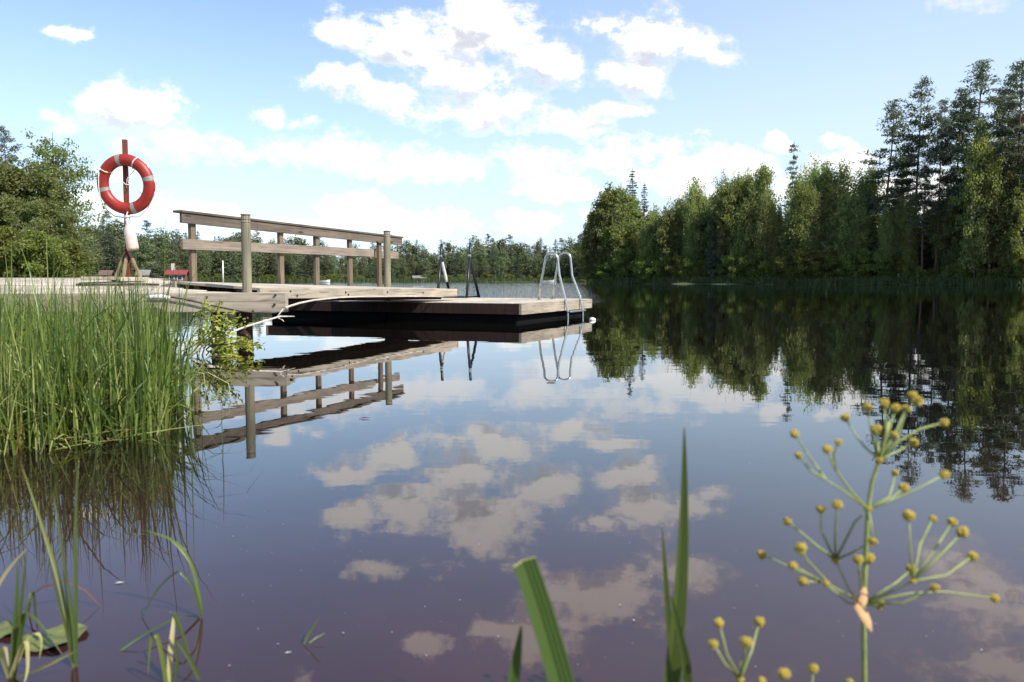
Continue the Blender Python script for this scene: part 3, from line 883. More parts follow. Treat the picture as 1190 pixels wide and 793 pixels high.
        for k in range(nst):
            sp = 0.0 if nst == 1 else wid * H * (0.5 if kind == 'bush' else 0.28)
            a = rr.uniform(0, 6.28); dx, dy = math.cos(a) * sp, math.sin(a) * sp; bx, by = rr.uniform(-0.04, 0.04) * H, rr.uniform(-0.04, 0.04) * H
            c = (lambda dx, dy, bx, by: (lambda t: Vector((dx * t + bx * math.sin(t * 3.3), dy * t + by * math.sin(t * 2.7), t * H * 0.97))))(dx, dy, bx, by)
            ctrs.append(c)
            tr.tube([c(t) for t in np.linspace(0, 1, 9)], [max(0.012, r0 * (1 - 0.92 * t)) for t in np.linspace(0, 1, 9)], 7)

        def env(t):
            f = (t - base) / (1 - base)
            if f < peak: return 0.45 + 0.55 * math.sin(f / peak * math.pi / 2)
            return max(0.1, math.cos((f - peak) / (1 - peak) * math.pi / 2) ** 0.75)
        for i in range(nl):
            t = base + (1 - base) * ((i + rr.random()) / nl) ** 0.95
            c = ctrs[i % nst]; p0 = c(max(0.02, t * 0.88))
            a = i * 2.4 + rr.uniform(-0.6, 0.6); L = wid * H * env(t) * rr.uniform(0.5, 1.18)
            lift = L * rise_ * rr.uniform(0.25, 0.8)
            p2 = p0 + Vector((math.cos(a) * L, math.sin(a) * L, lift)); p1 = p0 + Vector((math.cos(a) * L * 0.5, math.sin(a) * L * 0.5, lift * 0.62))
            tr.tube([p0, p1, p2], [r0 * 0.28 * (1 - 0.6 * t), r0 * 0.18 * (1 - 0.6 * t), 0.008], 4)
            ncl = max(3, int((5 + 5 * env(t)) * q_))
            for k in range(ncl):
                u = 0.3 + 0.78 * (k + rr.random()) / ncl
                cpt = p0.lerp(p1, u / 0.5) if u < 0.5 else p1.lerp(p2, (u - 0.5) / 0.5)
                cpt = cpt + Vector((rr.gauss(0, 0.035), rr.gauss(0, 0.035), rr.gauss(0, 0.03))) * H
                if rr.random() < 0.3: tr.tube([p1, cpt], [0.014, 0.005], 3)
                n = int(rr.uniform(14, 34) * q_)
                sg = H * (0.019 if kind != 'bush' else 0.035) * rr.uniform(0.7, 1.3)
                P = np.array(cpt) + rng.normal(size=(n, 3)) * np.array([sg, sg, sg * (0.85 if kind != 'birch' else 1.3)])
                if kind == 'birch': P[:, 2] -= np.abs(rng.normal(size=n)) * 0.35
                LV.append(leaves(P, ls, rng, 0.45, 0.62))
    return tr, np.concatenate(LV), H


BARK = {'pine': 'bark_pine', 'spruce': 'bark_dark', 'snag': 'bark_dark', 'birch': 'bark_birch', 'alder': 'bark_dark', 'aspen': 'bark_dark', 'loose': 'bark_dark', 'bush': 'bark_dark', 'dense': 'bark_dark'}
LEAF = {'pine': 'needles_pine', 'spruce': 'needles_spruce', 'snag': 'needles_pine', 'birch': 'leaf_birch', 'alder': 'leaf_alder', 'aspen': 'leaf_birch', 'loose': 'leaf_alder', 'bush': 'leaf_bush', 'dense': 'leaf_alder'}
NAME = {'pine': 'pine_tree', 'spruce': 'spruce_tree', 'snag': 'conifer_tree', 'birch': 'birch_tree', 'alder': 'leafy_tree', 'aspen': 'leafy_tree', 'loose': 'leafy_tree', 'bush': 'shrub', 'dense': 'leafy_tree'}
PROTO = {}
for kind, cnt in (('pine', 5), ('spruce', 3), ('snag', 2), ('birch', 4), ('alder', 4), ('aspen', 3), ('loose', 1), ('bush', 4), ('dense', 2)):
    for k in range(cnt):
        q_ = 1.25 if kind == 'loose' else 2.4 if kind == 'dense' else (1.3 if kind in ('alder', 'aspen') else 1.15)
        tr, LVs, H = make_tree(kind, 100 + 17 * k + len(kind) * 31, q_)
        PROTO[(kind, k)] = (tr.mesh('trunk', M[BARK[kind]], True), np_mesh('crown', LVs, 4, M[LEAF[kind]]), H)
NK = {}
for kd, k in PROTO: NK[kd] = max(NK.get(kd, 0), k + 1)
TREES = {}


def plant_tree(kind, px, ytop, D, label, group=None, var=None, cat=None, wide=1.0):
    p_ = at(px, ytop, D)
    zg = max(gz(p_.x, D), 0.02) - 0.05
    k = random.randrange(NK[kind]) if var is None else var
    tm, cm, H = PROTO[(kind, k)]
    s = max(0.3, (p_.z - zg)) / H
    root = thing(NAME[kind], label, cat or ('shrub' if kind == 'bush' else 'tree'), (p_.x, D, zg), random.uniform(0, 6.28), group)
    root.scale = (s * wide, s * wide, s)
    if (kind, k) not in TREES:
        TREES[(kind, k)] = (link('trunk', tm, root), link('crown', cm, root))
    else:
        for src in TREES[(kind, k)]:
            o = src.copy(); COL.objects.link(o); o.parent = root
    return root


def right_D(px):                                           # distance of the wooded bank's waterline
    pts = [(640, 131), (690, 130), (780, 119), (940, 105), (1190, 88), (1400, 72)]
    for (a, da), (b_, db) in zip(pts[:-1], pts[1:]):
        if px <= b_: return da + (db - da) * (px - a) / (b_ - a)
    return 70


STAND = [  # kind, px, ytop, extra distance, label, width
    ('pine', 1143, 71, 5, 'tallest pine on the far bank, bushy, its top highest against the sky', 1.15, 0),
    ('pine', 1187, 72, 3, 'tall dark pine cut by the edge of the picture', 1.1, 1),
    ('pine', 1034, 118, 4, 'pine with layered tufted branches and bare lower trunk, shorter than its taller pine neighbours', 1.1, 2),
    ('pine', 1072, 92, 6, 'slender tall pine, second in height, between two shorter pines', 0.95, 3),
    ('pine', 1094, 118, 3, 'thin pine with a long bare trunk and a small narrow crown', 0.75, 4),
    ('pine', 1163, 108, 8, 'dark pine wedged behind the two tallest pines', 0.9, 2),
    ('snag', 922, 164, 3, 'thin sparse conifer standing like a bare mast above the leafy wood', 1.0, 0),
    ('aspen', 889, 174, 4, 'dense cone-shaped tree rising above the birches in the middle of the wood', 0.62, 2),
    ('spruce', 735, 195, 9, 'dark pointed spruce top rising behind the leafy trees at the tip of the wood', 1.25, 0),
    ('spruce', 749, 212, 9, 'small pointed spruce top beside the taller spruce at the tip of the wood', 1.1, 2),
    ('alder', 706, 206, 3, 'broad leafy tree at the very tip of the wooded point, overhanging the water', 0.85, 0),
    ('alder', 728, 208, 5, 'broad leafy tree in front of the pointed spruce tops', 0.95, 1),
    ('birch', 808, 193, 6, 'slim airy birch sticking up above the low leafy stretch of the wood', 0.8, 0),
    ('birch', 946, 170, 5, 'slim birch standing beside the thin sparse mast-like conifer', 0.9, 1),
    ('birch', 976, 172, 6, 'see-through birch with thin upper branches showing pale sky', 0.9, 2),
    ('birch', 858, 186, 6, 'airy birch standing just beside the dense cone-shaped tree', 1.0, 3),
    ('aspen', 1140, 128, 1, 'bright green leafy tree in front of the tallest pine', 0.6, 1),
    ('birch', 1000, 183, 4, 'thin pale birch next to the layered pine', 0.9, 0),
    ('birch', 838, 190, 7, 'tall thin birch behind the middle of the leafy wood', 0.8, 1),
]
STAND += [('birch', 932, 184, 3, 'leafy birch pressed against the foot of the thin sparse mast-like conifer', 1.0, 0),
          ('aspen', 961, 176, 5, 'tall narrow leafy tree between two slim birches, in the stretch before the pines', 0.7, 1),
          ('birch', 1014, 176, 6, 'tall birch whose top reaches halfway up the layered pine', 1.0, 1),
          ('aspen', 868, 188, 5, 'narrow leafy tree on the near side of the dense cone-shaped tree', 0.65, 0),
          ('pine', 1118, 104, 6, 'tall pine just beside the tallest pine, on the side of the thin bare-trunked pine', 0.95, 1),
          ('pine', 1175, 88, 7, 'tall pine between the tallest pine and the pine cut by the edge of the picture', 0.9, 3),
          ('aspen', 690, 236, 2, 'slim leafy tree leaning out at the water end of the wooded point', 0.75, 0),
          ('birch', 718, 206, 4, 'slim light green birch between the two broad leafy trees of the wooded point', 0.9, 2),
          ('aspen', 760, 232, 4, 'leafy tree filling the dip just past the pointed spruce tops', 0.9, 1),
          ('birch', 788, 216, 4, 'slim birch beyond the dip in the outline of the wood', 0.95, 3)]
for kind, px, yt, dd, lab, wd, va in STAND: plant_tree(kind, px, yt, right_D(px) + dd, lab, None, va, wide=wd)

prof = [(690, 256), (700, 214), (740, 216), (764, 234), (787, 216), (810, 202), (835, 198), (860, 190), (886, 188), (909, 222), (945, 182), (977, 182), (1005, 196), (1030, 214), (1050, 200), (1080, 205), (1110, 205), (1140, 175), (1190, 160), (1260, 130), (1400, 120)]


def interp(px):
    for (a, ya), (b_, yb) in zip(prof[:-1], prof[1:]):
        if px <= b_: return ya + (yb - ya) * max(0, (px - a)) / (b_ - a)
    return prof[-1][1]


FILL = {'alder': 'leafy deciduous tree among many alike in the wood across the water', 'aspen': 'bright leafy tree among many alike in the wood across the water',
        'birch': 'slender birch among many alike in the wood across the water', 'pine': 'dark pine among many alike at the back of the wood across the water',
        'spruce': 'dark spruce among many alike inside the wood across the water', 'bush': 'bright green shrub on the waterline below the wood across the water'}
GRP = {'alder': 'leafy trees of the wood across the water', 'aspen': 'bright leafy trees of the wood across the water', 'birch': 'birches of the wood across the water', 'pine': 'back row pines of the wood across the water',
       'spruce': 'spruces inside the wood across the water', 'bush': 'shrubs along the wooded waterline'}
px = 684
while px < 1215:                                           # front row
    kind = random.choice(('alder', 'aspen', 'aspen', 'birch', 'birch', 'birch', 'spruce'))
    yt = interp(px) + random.uniform(2, 48)
    if px < 700: yt = 262; kind = 'alder'
    if px > 1015 and random.random() < 0.5: kind = random.choice(('birch', 'snag2', 'birch'))
    if kind == 'snag2': kind = 'pine'; yt = interp(px) - random.uniform(0, 25)
    plant_tree(kind, px, yt, right_D(px) + random.uniform(1.5, 5), FILL[kind], GRP[kind], wide=random.uniform(0.62, 0.9))
    px += random.uniform(6, 13) if px < 1010 else random.uniform(10, 19)
px = 704
while px < 1250:                                           # second row
    kind = random.choice(('alder', 'spruce', 'birch', 'aspen', 'spruce', 'birch'))
    plant_tree(kind, px, interp(px) + random.uniform(2, 34), right_D(px) + random.uniform(6, 13), FILL[kind], GRP[kind], wide=random.uniform(0.65, 0.95))
    px += random.uniform(9, 17)
px = 720
while px < 1260:                                           # back row
    kind = random.choice(('spruce', 'alder', 'pine', 'spruce'))
    plant_tree(kind, px, interp(px) + random.uniform(14, 40), right_D(px) + random.uniform(15, 28), FILL[kind], GRP[kind])
    px += random.uniform(9, 16)
for px in (1010, 1052, 1108, 1122, 1152, 1174, 1205):
    plant_tree('pine', px, interp(px) + random.uniform(-20, 10), right_D(px) + random.uniform(8, 16), FILL['pine'], GRP['pine'], wide=0.85)
px = 686
while px < 1210:
    plant_tree('bush', px, 330 - random.uniform(16, 46), right_D(px) + random.uniform(0.8, 2.2), FILL['bush'], GRP['bush'], wide=random.uniform(0.7, 1.2))
    px += random.uniform(8, 20)

# near trees on the shore to the left
plant_tree('pine', 4, 148, 52, 'dark pine top showing above the leafy trees on the near shore', None, 3, wide=1.0)
plant_tree('dense', 8, 178, 42, 'big dark green leafy tree on the near shore at the edge of the picture', None, 0, wide=1.15)
plant_tree('loose', 60, 148, 43, 'loose-crowned leafy tree on the near shore, sky showing through its branches', None, 0, wide=0.95)
plant_tree('dense', 42, 225, 40, 'middle-sized leafy tree below the loose-crowned tree on the near shore', None, 1, wide=1.0)
plant_tree('bush', 74, 272, 36, 'bright rounded shrub at the water end of the near shore trees', None, 0, wide=1.2)
plant_tree('bush', 46, 262, 35, 'light green shrub in the middle of the near shore bushes', None, 1, wide=1.1)
plant_tree('bush', 15, 258, 35, 'light green shrub below the big dark leafy tree on the near shore', None, 2, wide=1.2)
plant_tree('dense', -35, 190, 44, 'leafy tree just outside the big dark tree on the near shore', None, 1, wide=1.1)

# far shore: single small trees, one mesh each
FARP = []
for i, kind in enumerate(('spruce', 'spruce', 'pine', 'aspen', 'aspen', 'birch', 'birch', 'spruce')):
    tr, LVs, H = make_tree(kind, 900 + i * 7, 0.62)
    if kind in ('alder', 'aspen', 'birch'):
        c = LVs.reshape(-1, 4, 3); m_ = c.mean(1, keepdims=True); LVs = (m_ + (c - m_) * 1.45).reshape(-1, 3)
    else:
        c = LVs.reshape(-1, 4, 3); m_ = c.mean(1, keepdims=True); LVs = (m_ + (c - m_) * 1.3).reshape(-1, 3)
    nv0 = len(tr.v)
    lvl = LVs.tolist()
    tr.mi = 1
    tr._add(lvl, [(4 * k, 4 * k + 1, 4 * k + 2, 4 * k + 3) for k in range(len(lvl) // 4)])
    FARP.append((kind, tr.mesh('far_tree', [M['bark_dark'], M['far_mix'] if kind in ('alder', 'aspen', 'birch') else M['needles_spruce']]), H))
farprof = [(-60, 250), (40, 255), (80, 262), (125, 254), (150, 262), (200, 268), (230, 272), (275, 267), (310, 272), (350, 276), (390, 285), (425, 289), (455, 282), (485, 286), (515, 287), (555, 275), (575, 277), (600, 281), (625, 275), (645, 284), (665, 276), (690, 270), (720, 262)]


def fprof(px):
    for (a, ya), (b_, yb) in zip(farprof[:-1], farprof[1:]):
        if px <= b_: return ya + (yb - ya) * (px - a) / (b_ - a)
    return 270


def far_D(px):
    pts = [(-60, 128), (80, 155), (200, 185), (330, 208), (480, 227), (620, 231), (720, 216)]
    for (a, da), (b_, db) in zip(pts[:-1], pts[1:]):
        if px <= b_: return da + (db - da) * (px - a) / (b_ - a)
    return 214


FLAB = {'c': ('dark conifer in the forest along the far shore', 'conifers along the far shore'), 'l': ('leafy tree in the forest along the far shore', 'leafy trees along the far shore')}


def far_tree(px, yt, D, big=1.0):
    kind, mesh_, H = random.choice(FARP[1:] + FARP[3:7] if px > 380 else FARP + FARP[3:6])
    p_ = at(px, yt, D); zg = max(gz(p_.x, D), 0.05) - 0.1
    s = max(3.0, p_.z - zg) / H
    o = link('far_tree', mesh_)
    o.location = (p_.x, D, zg); o.rotation_euler = (0, 0, random.uniform(0, 6.28)); big *= 1.35 if kind == 'spruce' else 0.95
    o.scale = (s * big, s * big, s)
    lab = FLAB['l' if kind in ('alder', 'aspen', 'birch') else 'c']
    tag(o, lab[0], 'tree', lab[1])


px = 60
while px < 705:
    far_tree(px, fprof(px) + random.uniform(4, 26), far_D(px) + random.uniform(3, 9), 1.45); px += random.uniform(3.5, 6.5)
px = 62
while px < 705:
    far_tree(px, fprof(px) + random.uniform(-10, 10), far_D(px) + random.uniform(14, 28), 1.5); px += random.uniform(3, 8)
px = 62
while px < 720:
    far_tree(px, fprof(px) + random.uniform(2, 14), far_D(px) + random.uniform(34, 60), 1.3); px += random.uniform(6, 9)
for px, yt in ((556, 273), (574, 275), (626, 274), (120, 253), (277, 266)): far_tree(px, yt, far_D(px) + 12, 0.8)

# bushes and grass strips at the far waterline
px = 90
while px < 690:
    p_ = at(px, 320, far_D(px) + random.uniform(1.5, 4)); k = random.randrange(NK['bush']); tm, cm, H = PROTO[('bush', k)]
    o = link('far_shrub', cm); zz = max(gz(p_.x, p_.y), 0.05) - 0.1; s = random.uniform(1.0, 2.4) / H
    o.location = (p_.x, p_.y, zz); o.scale = (s * 1.6, s * 1.6, s); o.rotation_euler = (0, 0, random.uniform(0, 6.28))
    tag(o, 'low rounded bush at the waterline of the far shore', 'shrub', 'bushes along the far waterline'); px += random.uniform(5, 13)

gv = []
for (D_of, x0, x1, n, hh) in ((right_D, 684, 1230, 9000, 0.75), (far_D, 60, 700, 7000, 1.1)):
    for _ in range(n):
        px = random.uniform(x0, x1); D = D_of(px) + abs(random.gauss(0, 1.3)) - 0.4
        p_ = at(px, 330, D); z0 = max(gz(p_.x, D), 0) - 0.05
        h_ = hh * random.uniform(0.4, 1.3); w_ = random.uniform(0.05, 0.14); lx = random.gauss(0, 0.25) * h_; a = random.uniform(-0.7, 0.7)
        dx, dy = math.cos(a) * w_, math.sin(a) * w_
        gv += [(p_.x - dx, D - dy, z0), (p_.x + dx, D + dy, z0), (p_.x + lx, D + random.gauss(0, 0.1), z0 + h_)]
tag(link('shore_grass', np_mesh('shore_grass', np.array(gv), 3, M['shore_grass'])), 'dark strip of grass and sedge along the far waterline', 'grass', kind='stuff')

# ------------------------------------------------------------------ huts, boats and marks on the far shore
def hut(name, label, px, py, D, w_, dp, wall_h, roof_h, wall, roof, chimney=False):
    p_ = at(px, py, D); z0 = p_.z - wall_h - roof_h
    t = thing(name, label, 'hut', (p_.x, D, z0), R(12))
    zz = -max(0.2, z0 - gz(p_.x, D) + 0.3)
    q = MB(); q.box((0, 0, (wall_h + zz) / 2), (w_, dp, wall_h - zz)); q.build('wall', M[wall], t)
    q = MB(); e = 0.35
    q._add([(-w_ / 2 - e, -dp / 2 - e, wall_h - 0.1), (w_ / 2 + e, -dp / 2 - e, wall_h - 0.1), (w_ / 2 + e, 0, wall_h + roof_h), (-w_ / 2 - e, 0, wall_h + roof_h), (-w_ / 2 - e, dp / 2 + e, wall_h - 0.1), (w_ / 2 + e, dp / 2 + e, wall_h - 0.1),
            (-w_ / 2 - e, -dp / 2 - e, wall_h), (w_ / 2 + e, -dp / 2 - e, wall_h), (w_ / 2 + e, 0, wall_h + roof_h + 0.1), (-w_ / 2 - e, 0, wall_h + roof_h + 0.1), (-w_ / 2 - e, dp / 2 + e, wall_h), (w_ / 2 + e, dp / 2 + e, wall_h)],
           [(0, 3, 2, 1), (3, 4, 5, 2), (6, 7, 8, 9), (9, 8, 11, 10), (0, 1, 7, 6), (4, 10, 11, 5), (0, 6, 9, 3), (3, 9, 10, 4), (1, 2, 8, 7), (2, 5, 11, 8)])
    rf = q.build('roof', M[roof], t)
    if chimney:
        q = MB(); q.box((-w_ * 0.25, 0.1, wall_h + roof_h + 0.45), (0.45, 0.45, 1.1)); q.build('chimney', M['hut_pale'], rf)
    for k in (-0.25, 0.22):
        q = MB(); q.box((k * w_, -dp / 2 - 0.012, wall_h * 0.55), (0.7, 0.05, 0.7)); fr = q.build('window', M['white_paint'], t)
        q = MB(); q.box((k * w_, -dp / 2 - 0.04, wall_h * 0.55), (0.56, 0.03, 0.56)); q.build('pane', M['glass_dark'], fr)
    return t


hut('beach_hut', 'small hut with a bright red sheet roof on the far shore', 206, 314.5, 118, 2.3, 2.2, 1.1, 0.55, 'hut_wall', 'red_roof', True)
hut('lake_cabin', 'grey-roofed cabin on the far shore just beyond the lifebuoy pole', 167, 314.5, 116, 1.2, 1.5, 1.0, 0.6, 'hut_wall', 'grey_roof')
hut('lake_cabin', 'brown-roofed cabin on the far shore between the reeds and the lifebuoy pole', 124, 315, 112, 1.0, 1.5, 1.0, 0.5, 'hut_wall', 'brown_roof')
hut('boat_house', 'pale boat house low on the far shore past the end of the railing', 487, 320.8, 229.5, 3.2, 3.0, 1.0, 0.6, 'hut_pale', 'grey_roof')
for px, py, D, s, lab in ((637, 328.2, 222, 1.0, 'tiny white rowing boat moored on the far shore behind the steel ladder'), (374, 320.5, 205, 0.9, 'tiny white boat drawn up on the far shore behind the middle of the railing')):
    p_ = at(px, py, D); z0 = 0.0 if px > 600 else max(0.05, gz(p_.x, D))
    t = thing('rowing_boat', lab, 'boat', (p_.x, D, z0), R(8))
    q = MB(); secs = [(-2.0, 0.45, 0.5), (-1.2, 0.62, 0.42), (0, 0.7, 0.4), (1.2, 0.55, 0.45), (2.2, 0.05, 0.65)]; vs = []
    for x_, hw, hz in secs: vs += [(x_, -hw, hz), (x_, -hw * 0.6, -0.05), (x_, hw * 0.6, -0.05), (x_, hw, hz)]
    fs = []
    for k in range(4):
        b0 = k * 4
        for j in range(3): fs.append((b0 + j, b0 + 4 + j, b0 + 5 + j, b0 + 1 + j))
    fs.append((0, 1, 2, 3)); q._add([Vector(v_) * s for v_ in vs], fs); q.build('hull', M['white_paint'], t)
    q = MB()
    for x_ in (-1.0, 0.6): q.box((x_ * s, 0, 0.32 * s), (0.25 * s, 1.1 * s, 0.05)); 
    q.build('seat', M['hut_pale'], t)
p0 = at(259, 322, 190); p1 = at(259, 303, 190)
q = MB(); q.tube([(p0.x, 190, p0.z - 1.5), (p1.x, 190, p1.z)], [0.22, 0.12], 8)
tag(q.build('flagpole', M['white_paint'], None, True), 'short white pole standing on the far shore, seen left of the tall grey post', 'pole')
p_ = on_water(688.5, 372.5)
t = thing('mooring_buoy', 'small white buoy floating on the water right beside the steel ladder', 'buoy', p_)
q = MB(); q.ball((0, 0, 0.012), (0.055, 0.055, 0.035), 14, 10); q.build('float', M['white_paint'], t, True)
q = MB(); q.tube([(0, 0, 0.045), (0, 0, 0.07)], 0.008, 8); q.build('eye', M['rust'], t)

# ------------------------------------------------------------------ reed bed
POLY = [(-6.2, 2.75), (-2.05, 2.75), (-1.8, 2.95), (-1.52, 3.45), (-1.98, 4.5), (-2.78, 6.3), (-3.3, 7.6), (-6.2, 8.3)]


def inpoly(x, y):
    c = False
    for i in range(len(POLY)):
        ax0, ay0 = POLY[i]; bx0, by0 = POLY[(i + 1) % len(POLY)]
        if (ay0 > y) != (by0 > y) and x < ax0 + (y - ay0) * (bx0 - ax0) / (by0 - ay0): c = not c
    return c


def reed_bed():
    rb = MB(); rr = random.Random(3)
    tufts = []
    while len(tufts) < 500:
        x = rr.uniform(-6.2, -1.25); y = rr.uniform(2.7, 8.3)
        if not inpoly(x, y): continue
        if x < -0.66 * y - 0.4: continue                   # outside the view
        if y > 5.2 and rr.random() < 0.55: continue
        tufts.append((x, y))
    # a denser front and right fringe
    for _ in range(150):
        t = rr.random(); a, b_ = ((-2.45, 2.78), (-1.54, 3.45)) if rr.random() < 0.6 else ((-1.54, 3.45), (-2.02, 4.6))
        tufts.append((a[0] + (b_[0] - a[0]) * t + rr.gauss(0, 0.06), a[1] + (b_[1] - a[1]) * t + rr.gauss(0, 0.06)))
    for (tx, ty) in tufts:
        z0 = max(-0.12, min(0.3, gz(tx, ty))) - 0.03
        fr = min(1.0, max(0.0, (ty + (tx + 1.6) * 0.25 - 2.6) / 0.9))
        lim = 0.62 - 0.012 * (ty - 3)
        tall = (0.42 + 0.33 * fr) * rr.uniform(0.84, 1.1)
        nb_ = rr.randint(6, 11)
        for _ in range(nb_):
            u = rr.random()
            x = tx + rr.gauss(0, 0.045); y = ty + rr.gauss(0, 0.045)
            kind = 0 if u < 0.70 else (1 if u < 0.80 else 2)
            L = tall * rr.uniform(0.62, 1.12) if kind == 0 else (tall * rr.uniform(0.5, 1.0) if kind == 1 else rr.uniform(0.08, 0.34))
            if kind == 0 and rr.random() < 0.09: L = max(L, tall) * rr.uniform(1.1, 1.25)
            lean = abs(rr.gauss(0, 0.085 if kind == 0 else 0.3)); az = rr.uniform(0, 6.28); droop = max(0, rr.gauss(0.1, 0.26 if kind == 0 else 0.6))
            pts = []; wd = []; w_ = rr.uniform(0.005, 0.0135)
            ns = 6
            ex = Vector((math.cos(az), math.sin(az), 0)); p_ = Vector((x, y, z0)); ang = lean
            for k in range(ns + 1):
                pts.append(p_.copy()); tt = k / ns
                wd.append(w_ * (1 - tt ** 2.2) + 0.0006)
                p_ = p_ + (ex * math.sin(ang) + Vector((0, 0, math.cos(ang)))) * (L / ns)
                ang += droop * (0.4 + tt * tt * 2.6)
            rb.mi = kind
            if k and fr < 0.6 and kind == 0 and rr.random() < 0.15: rb.mi = 1
            a2 = rr.uniform(0, 3.14)
            rb.blade(pts, wd, Vector((math.cos(a2), math.sin(a2), 0)), 0.25)
    # dead stalks leaning over each other at the water edge
    for _ in range(230):
        x = rr.uniform(-2.8, -1.62); y = 2.8 + (x + 2.6) * 0.35 + rr.uniform(0, 0.35)
        az = rr.uniform(0, 6.28); L = rr.uniform(0.25, 0.5); e = rr.uniform(0.15, 0.7)
        dv = Vector((math.cos(az) * math.cos(e), math.sin(az) * math.cos(e), math.sin(e))); rb.mi = 1 if rr.random() < 0.6 else 2
        pts = [Vector((x, y, 0.0)) + dv * (L * k / 4) + Vector((0, 0, -0.03 * (k / 4) ** 2)) for k in range(5)]
        rb.blade(pts, [0.008, 0.008, 0.007, 0.005, 0.001], Vector((-dv.y, dv.x, 0.2)), 0.2)
    me = rb.mesh('reed_bed', [M['blade'], M['blade_pale'], M['blade_brown']])
    tag(link('reed_bed', me), 'dense bed of tall green sedge and reed standing in the shallow water', 'reeds', kind='stuff')


reed_bed()


# ------------------------------------------------------------------ single plants in the water, near the camera
def sedge(name, label, cat, leaves_, D, base_px, group=None, ztip=None):
    """leaves_: list of (pixel path, width m, material key, depth offset)"""
    if base_px[1] < 900: D = on_water(*base_px).y
    b_ = on_water(*base_px) if base_px[1] < 900 else at(base_px[0], base_px[1], D)
    o0 = Vector((b_.x, b_.y, max(-0.02, min(b_.z, 0.0))))
    t = thing(name, label, cat, o0, 0, group)
    for path, w_, mk, dd in leaves_:
        n = len(path); q = MB()
        pts = []
        for i, e in enumerate(path):
            Dl = D + dd * (i / max(1, n - 1))
            pts.append(at(e[0], e[1], Dl) - o0)
        # smooth the path (Catmull-Rom)
        sm_ = []
        for i in range(n - 1):
            p0 = pts[max(i - 1, 0)]; p1 = pts[i]; p2 = pts[i + 1]; p3 = pts[min(i + 2, n - 1)]
            for k in range(5):
                u = k / 5
                sm_.append(0.5 * ((2 * p1) + (p2 - p0) * u + (2 * p0 - 5 * p1 + 4 * p2 - p3) * u * u + (3 * p1 - p0 - 3 * p2 + p3) * u ** 3))
        sm_.append(pts[-1])
        m_ = len(sm_)
        if base_px[1] < 900: w_ = tuple(k * 0.72 for k in w_) if isinstance(w_, tuple) else w_ * 0.72
        if isinstance(w_, tuple): wd = [w_[0] + (w_[1] - w_[0]) * i / (m_ - 1) for i in range(m_)]
        else: wd = [w_ * min(1.0, 0.75 + 0.6 * i / m_) * (1 - (i / (m_ - 1)) ** 2.6) + 0.0004 for i in range(m_)]
        if name == 'iris_plant':
            sm2 = [sm_[i].lerp(sm_[i + 1], f_) for i in range(m_ - 1) for f_ in (0, 0.25, 0.5, 0.75)] + [sm_[-1]]
            wd2 = [wd[i] + (wd[i + 1] - wd[i]) * f_ for i in range(m_ - 1) for f_ in (0, 0.25, 0.5, 0.75)] + [wd[-1]]
            q.ribbed(sm2, wd2, Vector((1, 0.35, 0)), 0.45, tip=1)
            q.build('leaf', [M[mk], M['blade_pale']], t)
            continue
        q.blade(sm_, wd, Vector((1, 0.35, 0)), 0.3)
        q.build('leaf', M[mk], t, True)
    return t


sedge('iris_plant', 'broad green leaf cut off square at the top, with a short pointed leaf beside it', 'plant',
      [([(690, 960), (660, 830), (640, 755), (622, 695), (607, 651)], (0.030, 0.026), 'sedge', 0.0),
       ([(576, 960), (590, 830), (599, 768), (606, 726)], 0.017, 'sedge', 0.02)], 0.85, (640, 1100))
sedge('iris_plant', 'tall upright pointed green blade with shorter blades at its foot', 'plant',
      [([(758, 1000), (773, 830), (786, 720), (793, 610), (795, 493)], 0.025, 'sedge', 0.0),
       ([(790, 1000), (782, 800), (774, 690), (769, 610)], 0.012, 'sedge', 0.06),
       ([(812, 1000), (799, 800), (790, 740), (779, 690)], 0.014, 'sedge', -0.03),
       ([(775, 1000), (782, 830), (790, 760), (789, 735)], 0.012, 'sedge', 0.03)], 0.98, (780, 1100))

sedge('sedge_tuft', 'upright tuft of long narrow sedge leaves rising from the lily pad', 'sedge',
      [([(88, 778), (88, 690), (88, 610), (90, 540)], 0.010, 'sedge', 0.05), ([(86, 775), (80, 700), (70, 620), (62, 575)], 0.009, 'sedge', 0.05),
       ([(87, 775), (72, 690), (52, 620), (25, 540)], 0.010, 'blade', 0.08), ([(88, 770), (86, 730), (80, 690), (75, 660)], 0.010, 'sedge', 0.02), ([(84, 772), (78, 735), (66, 690), (55, 640)], 0.007, 'sedge', 0.0)], 1.66, (87, 775))
sedge('sedge_tuft', 'low tuft of bent and drooping sedge leaves in the bottom corner', 'sedge',
      [([(12, 790), (16, 740), (20, 690), (20, 655)], 0.010, 'sedge', 0), ([(14, 790), (20, 745), (26, 690), (31, 640)], 0.009, 'sedge', 0), ([(16, 790), (24, 735), (30, 712), (50, 730), (73, 762)], 0.009, 'sedge', -0.05),
       ([(12, 788), (22, 760), (30, 745), (32, 775), (28, 795)], 0.010, 'blade_pale', -0.05), ([(16, 788), (36, 690), (42, 720), (44, 735)], 0.006, 'sedge', 0.05), ([(14, 788), (30, 745), (42, 736), (48, 745), (46, 765)], 0.008, 'blade_pale', 0.0),
       ([(10, 788), (2, 760), (6, 752), (10, 775)], 0.009, 'blade_pale', -0.1), ([(-10, 700), (0, 677), (15, 655), (32, 637)], 0.007, 'blade_pale', 0.0), ([(10, 790), (50, 775), (80, 760), (94, 755)], 0.010, 'blade_pale', 0.0)], 1.62, (14, 790))
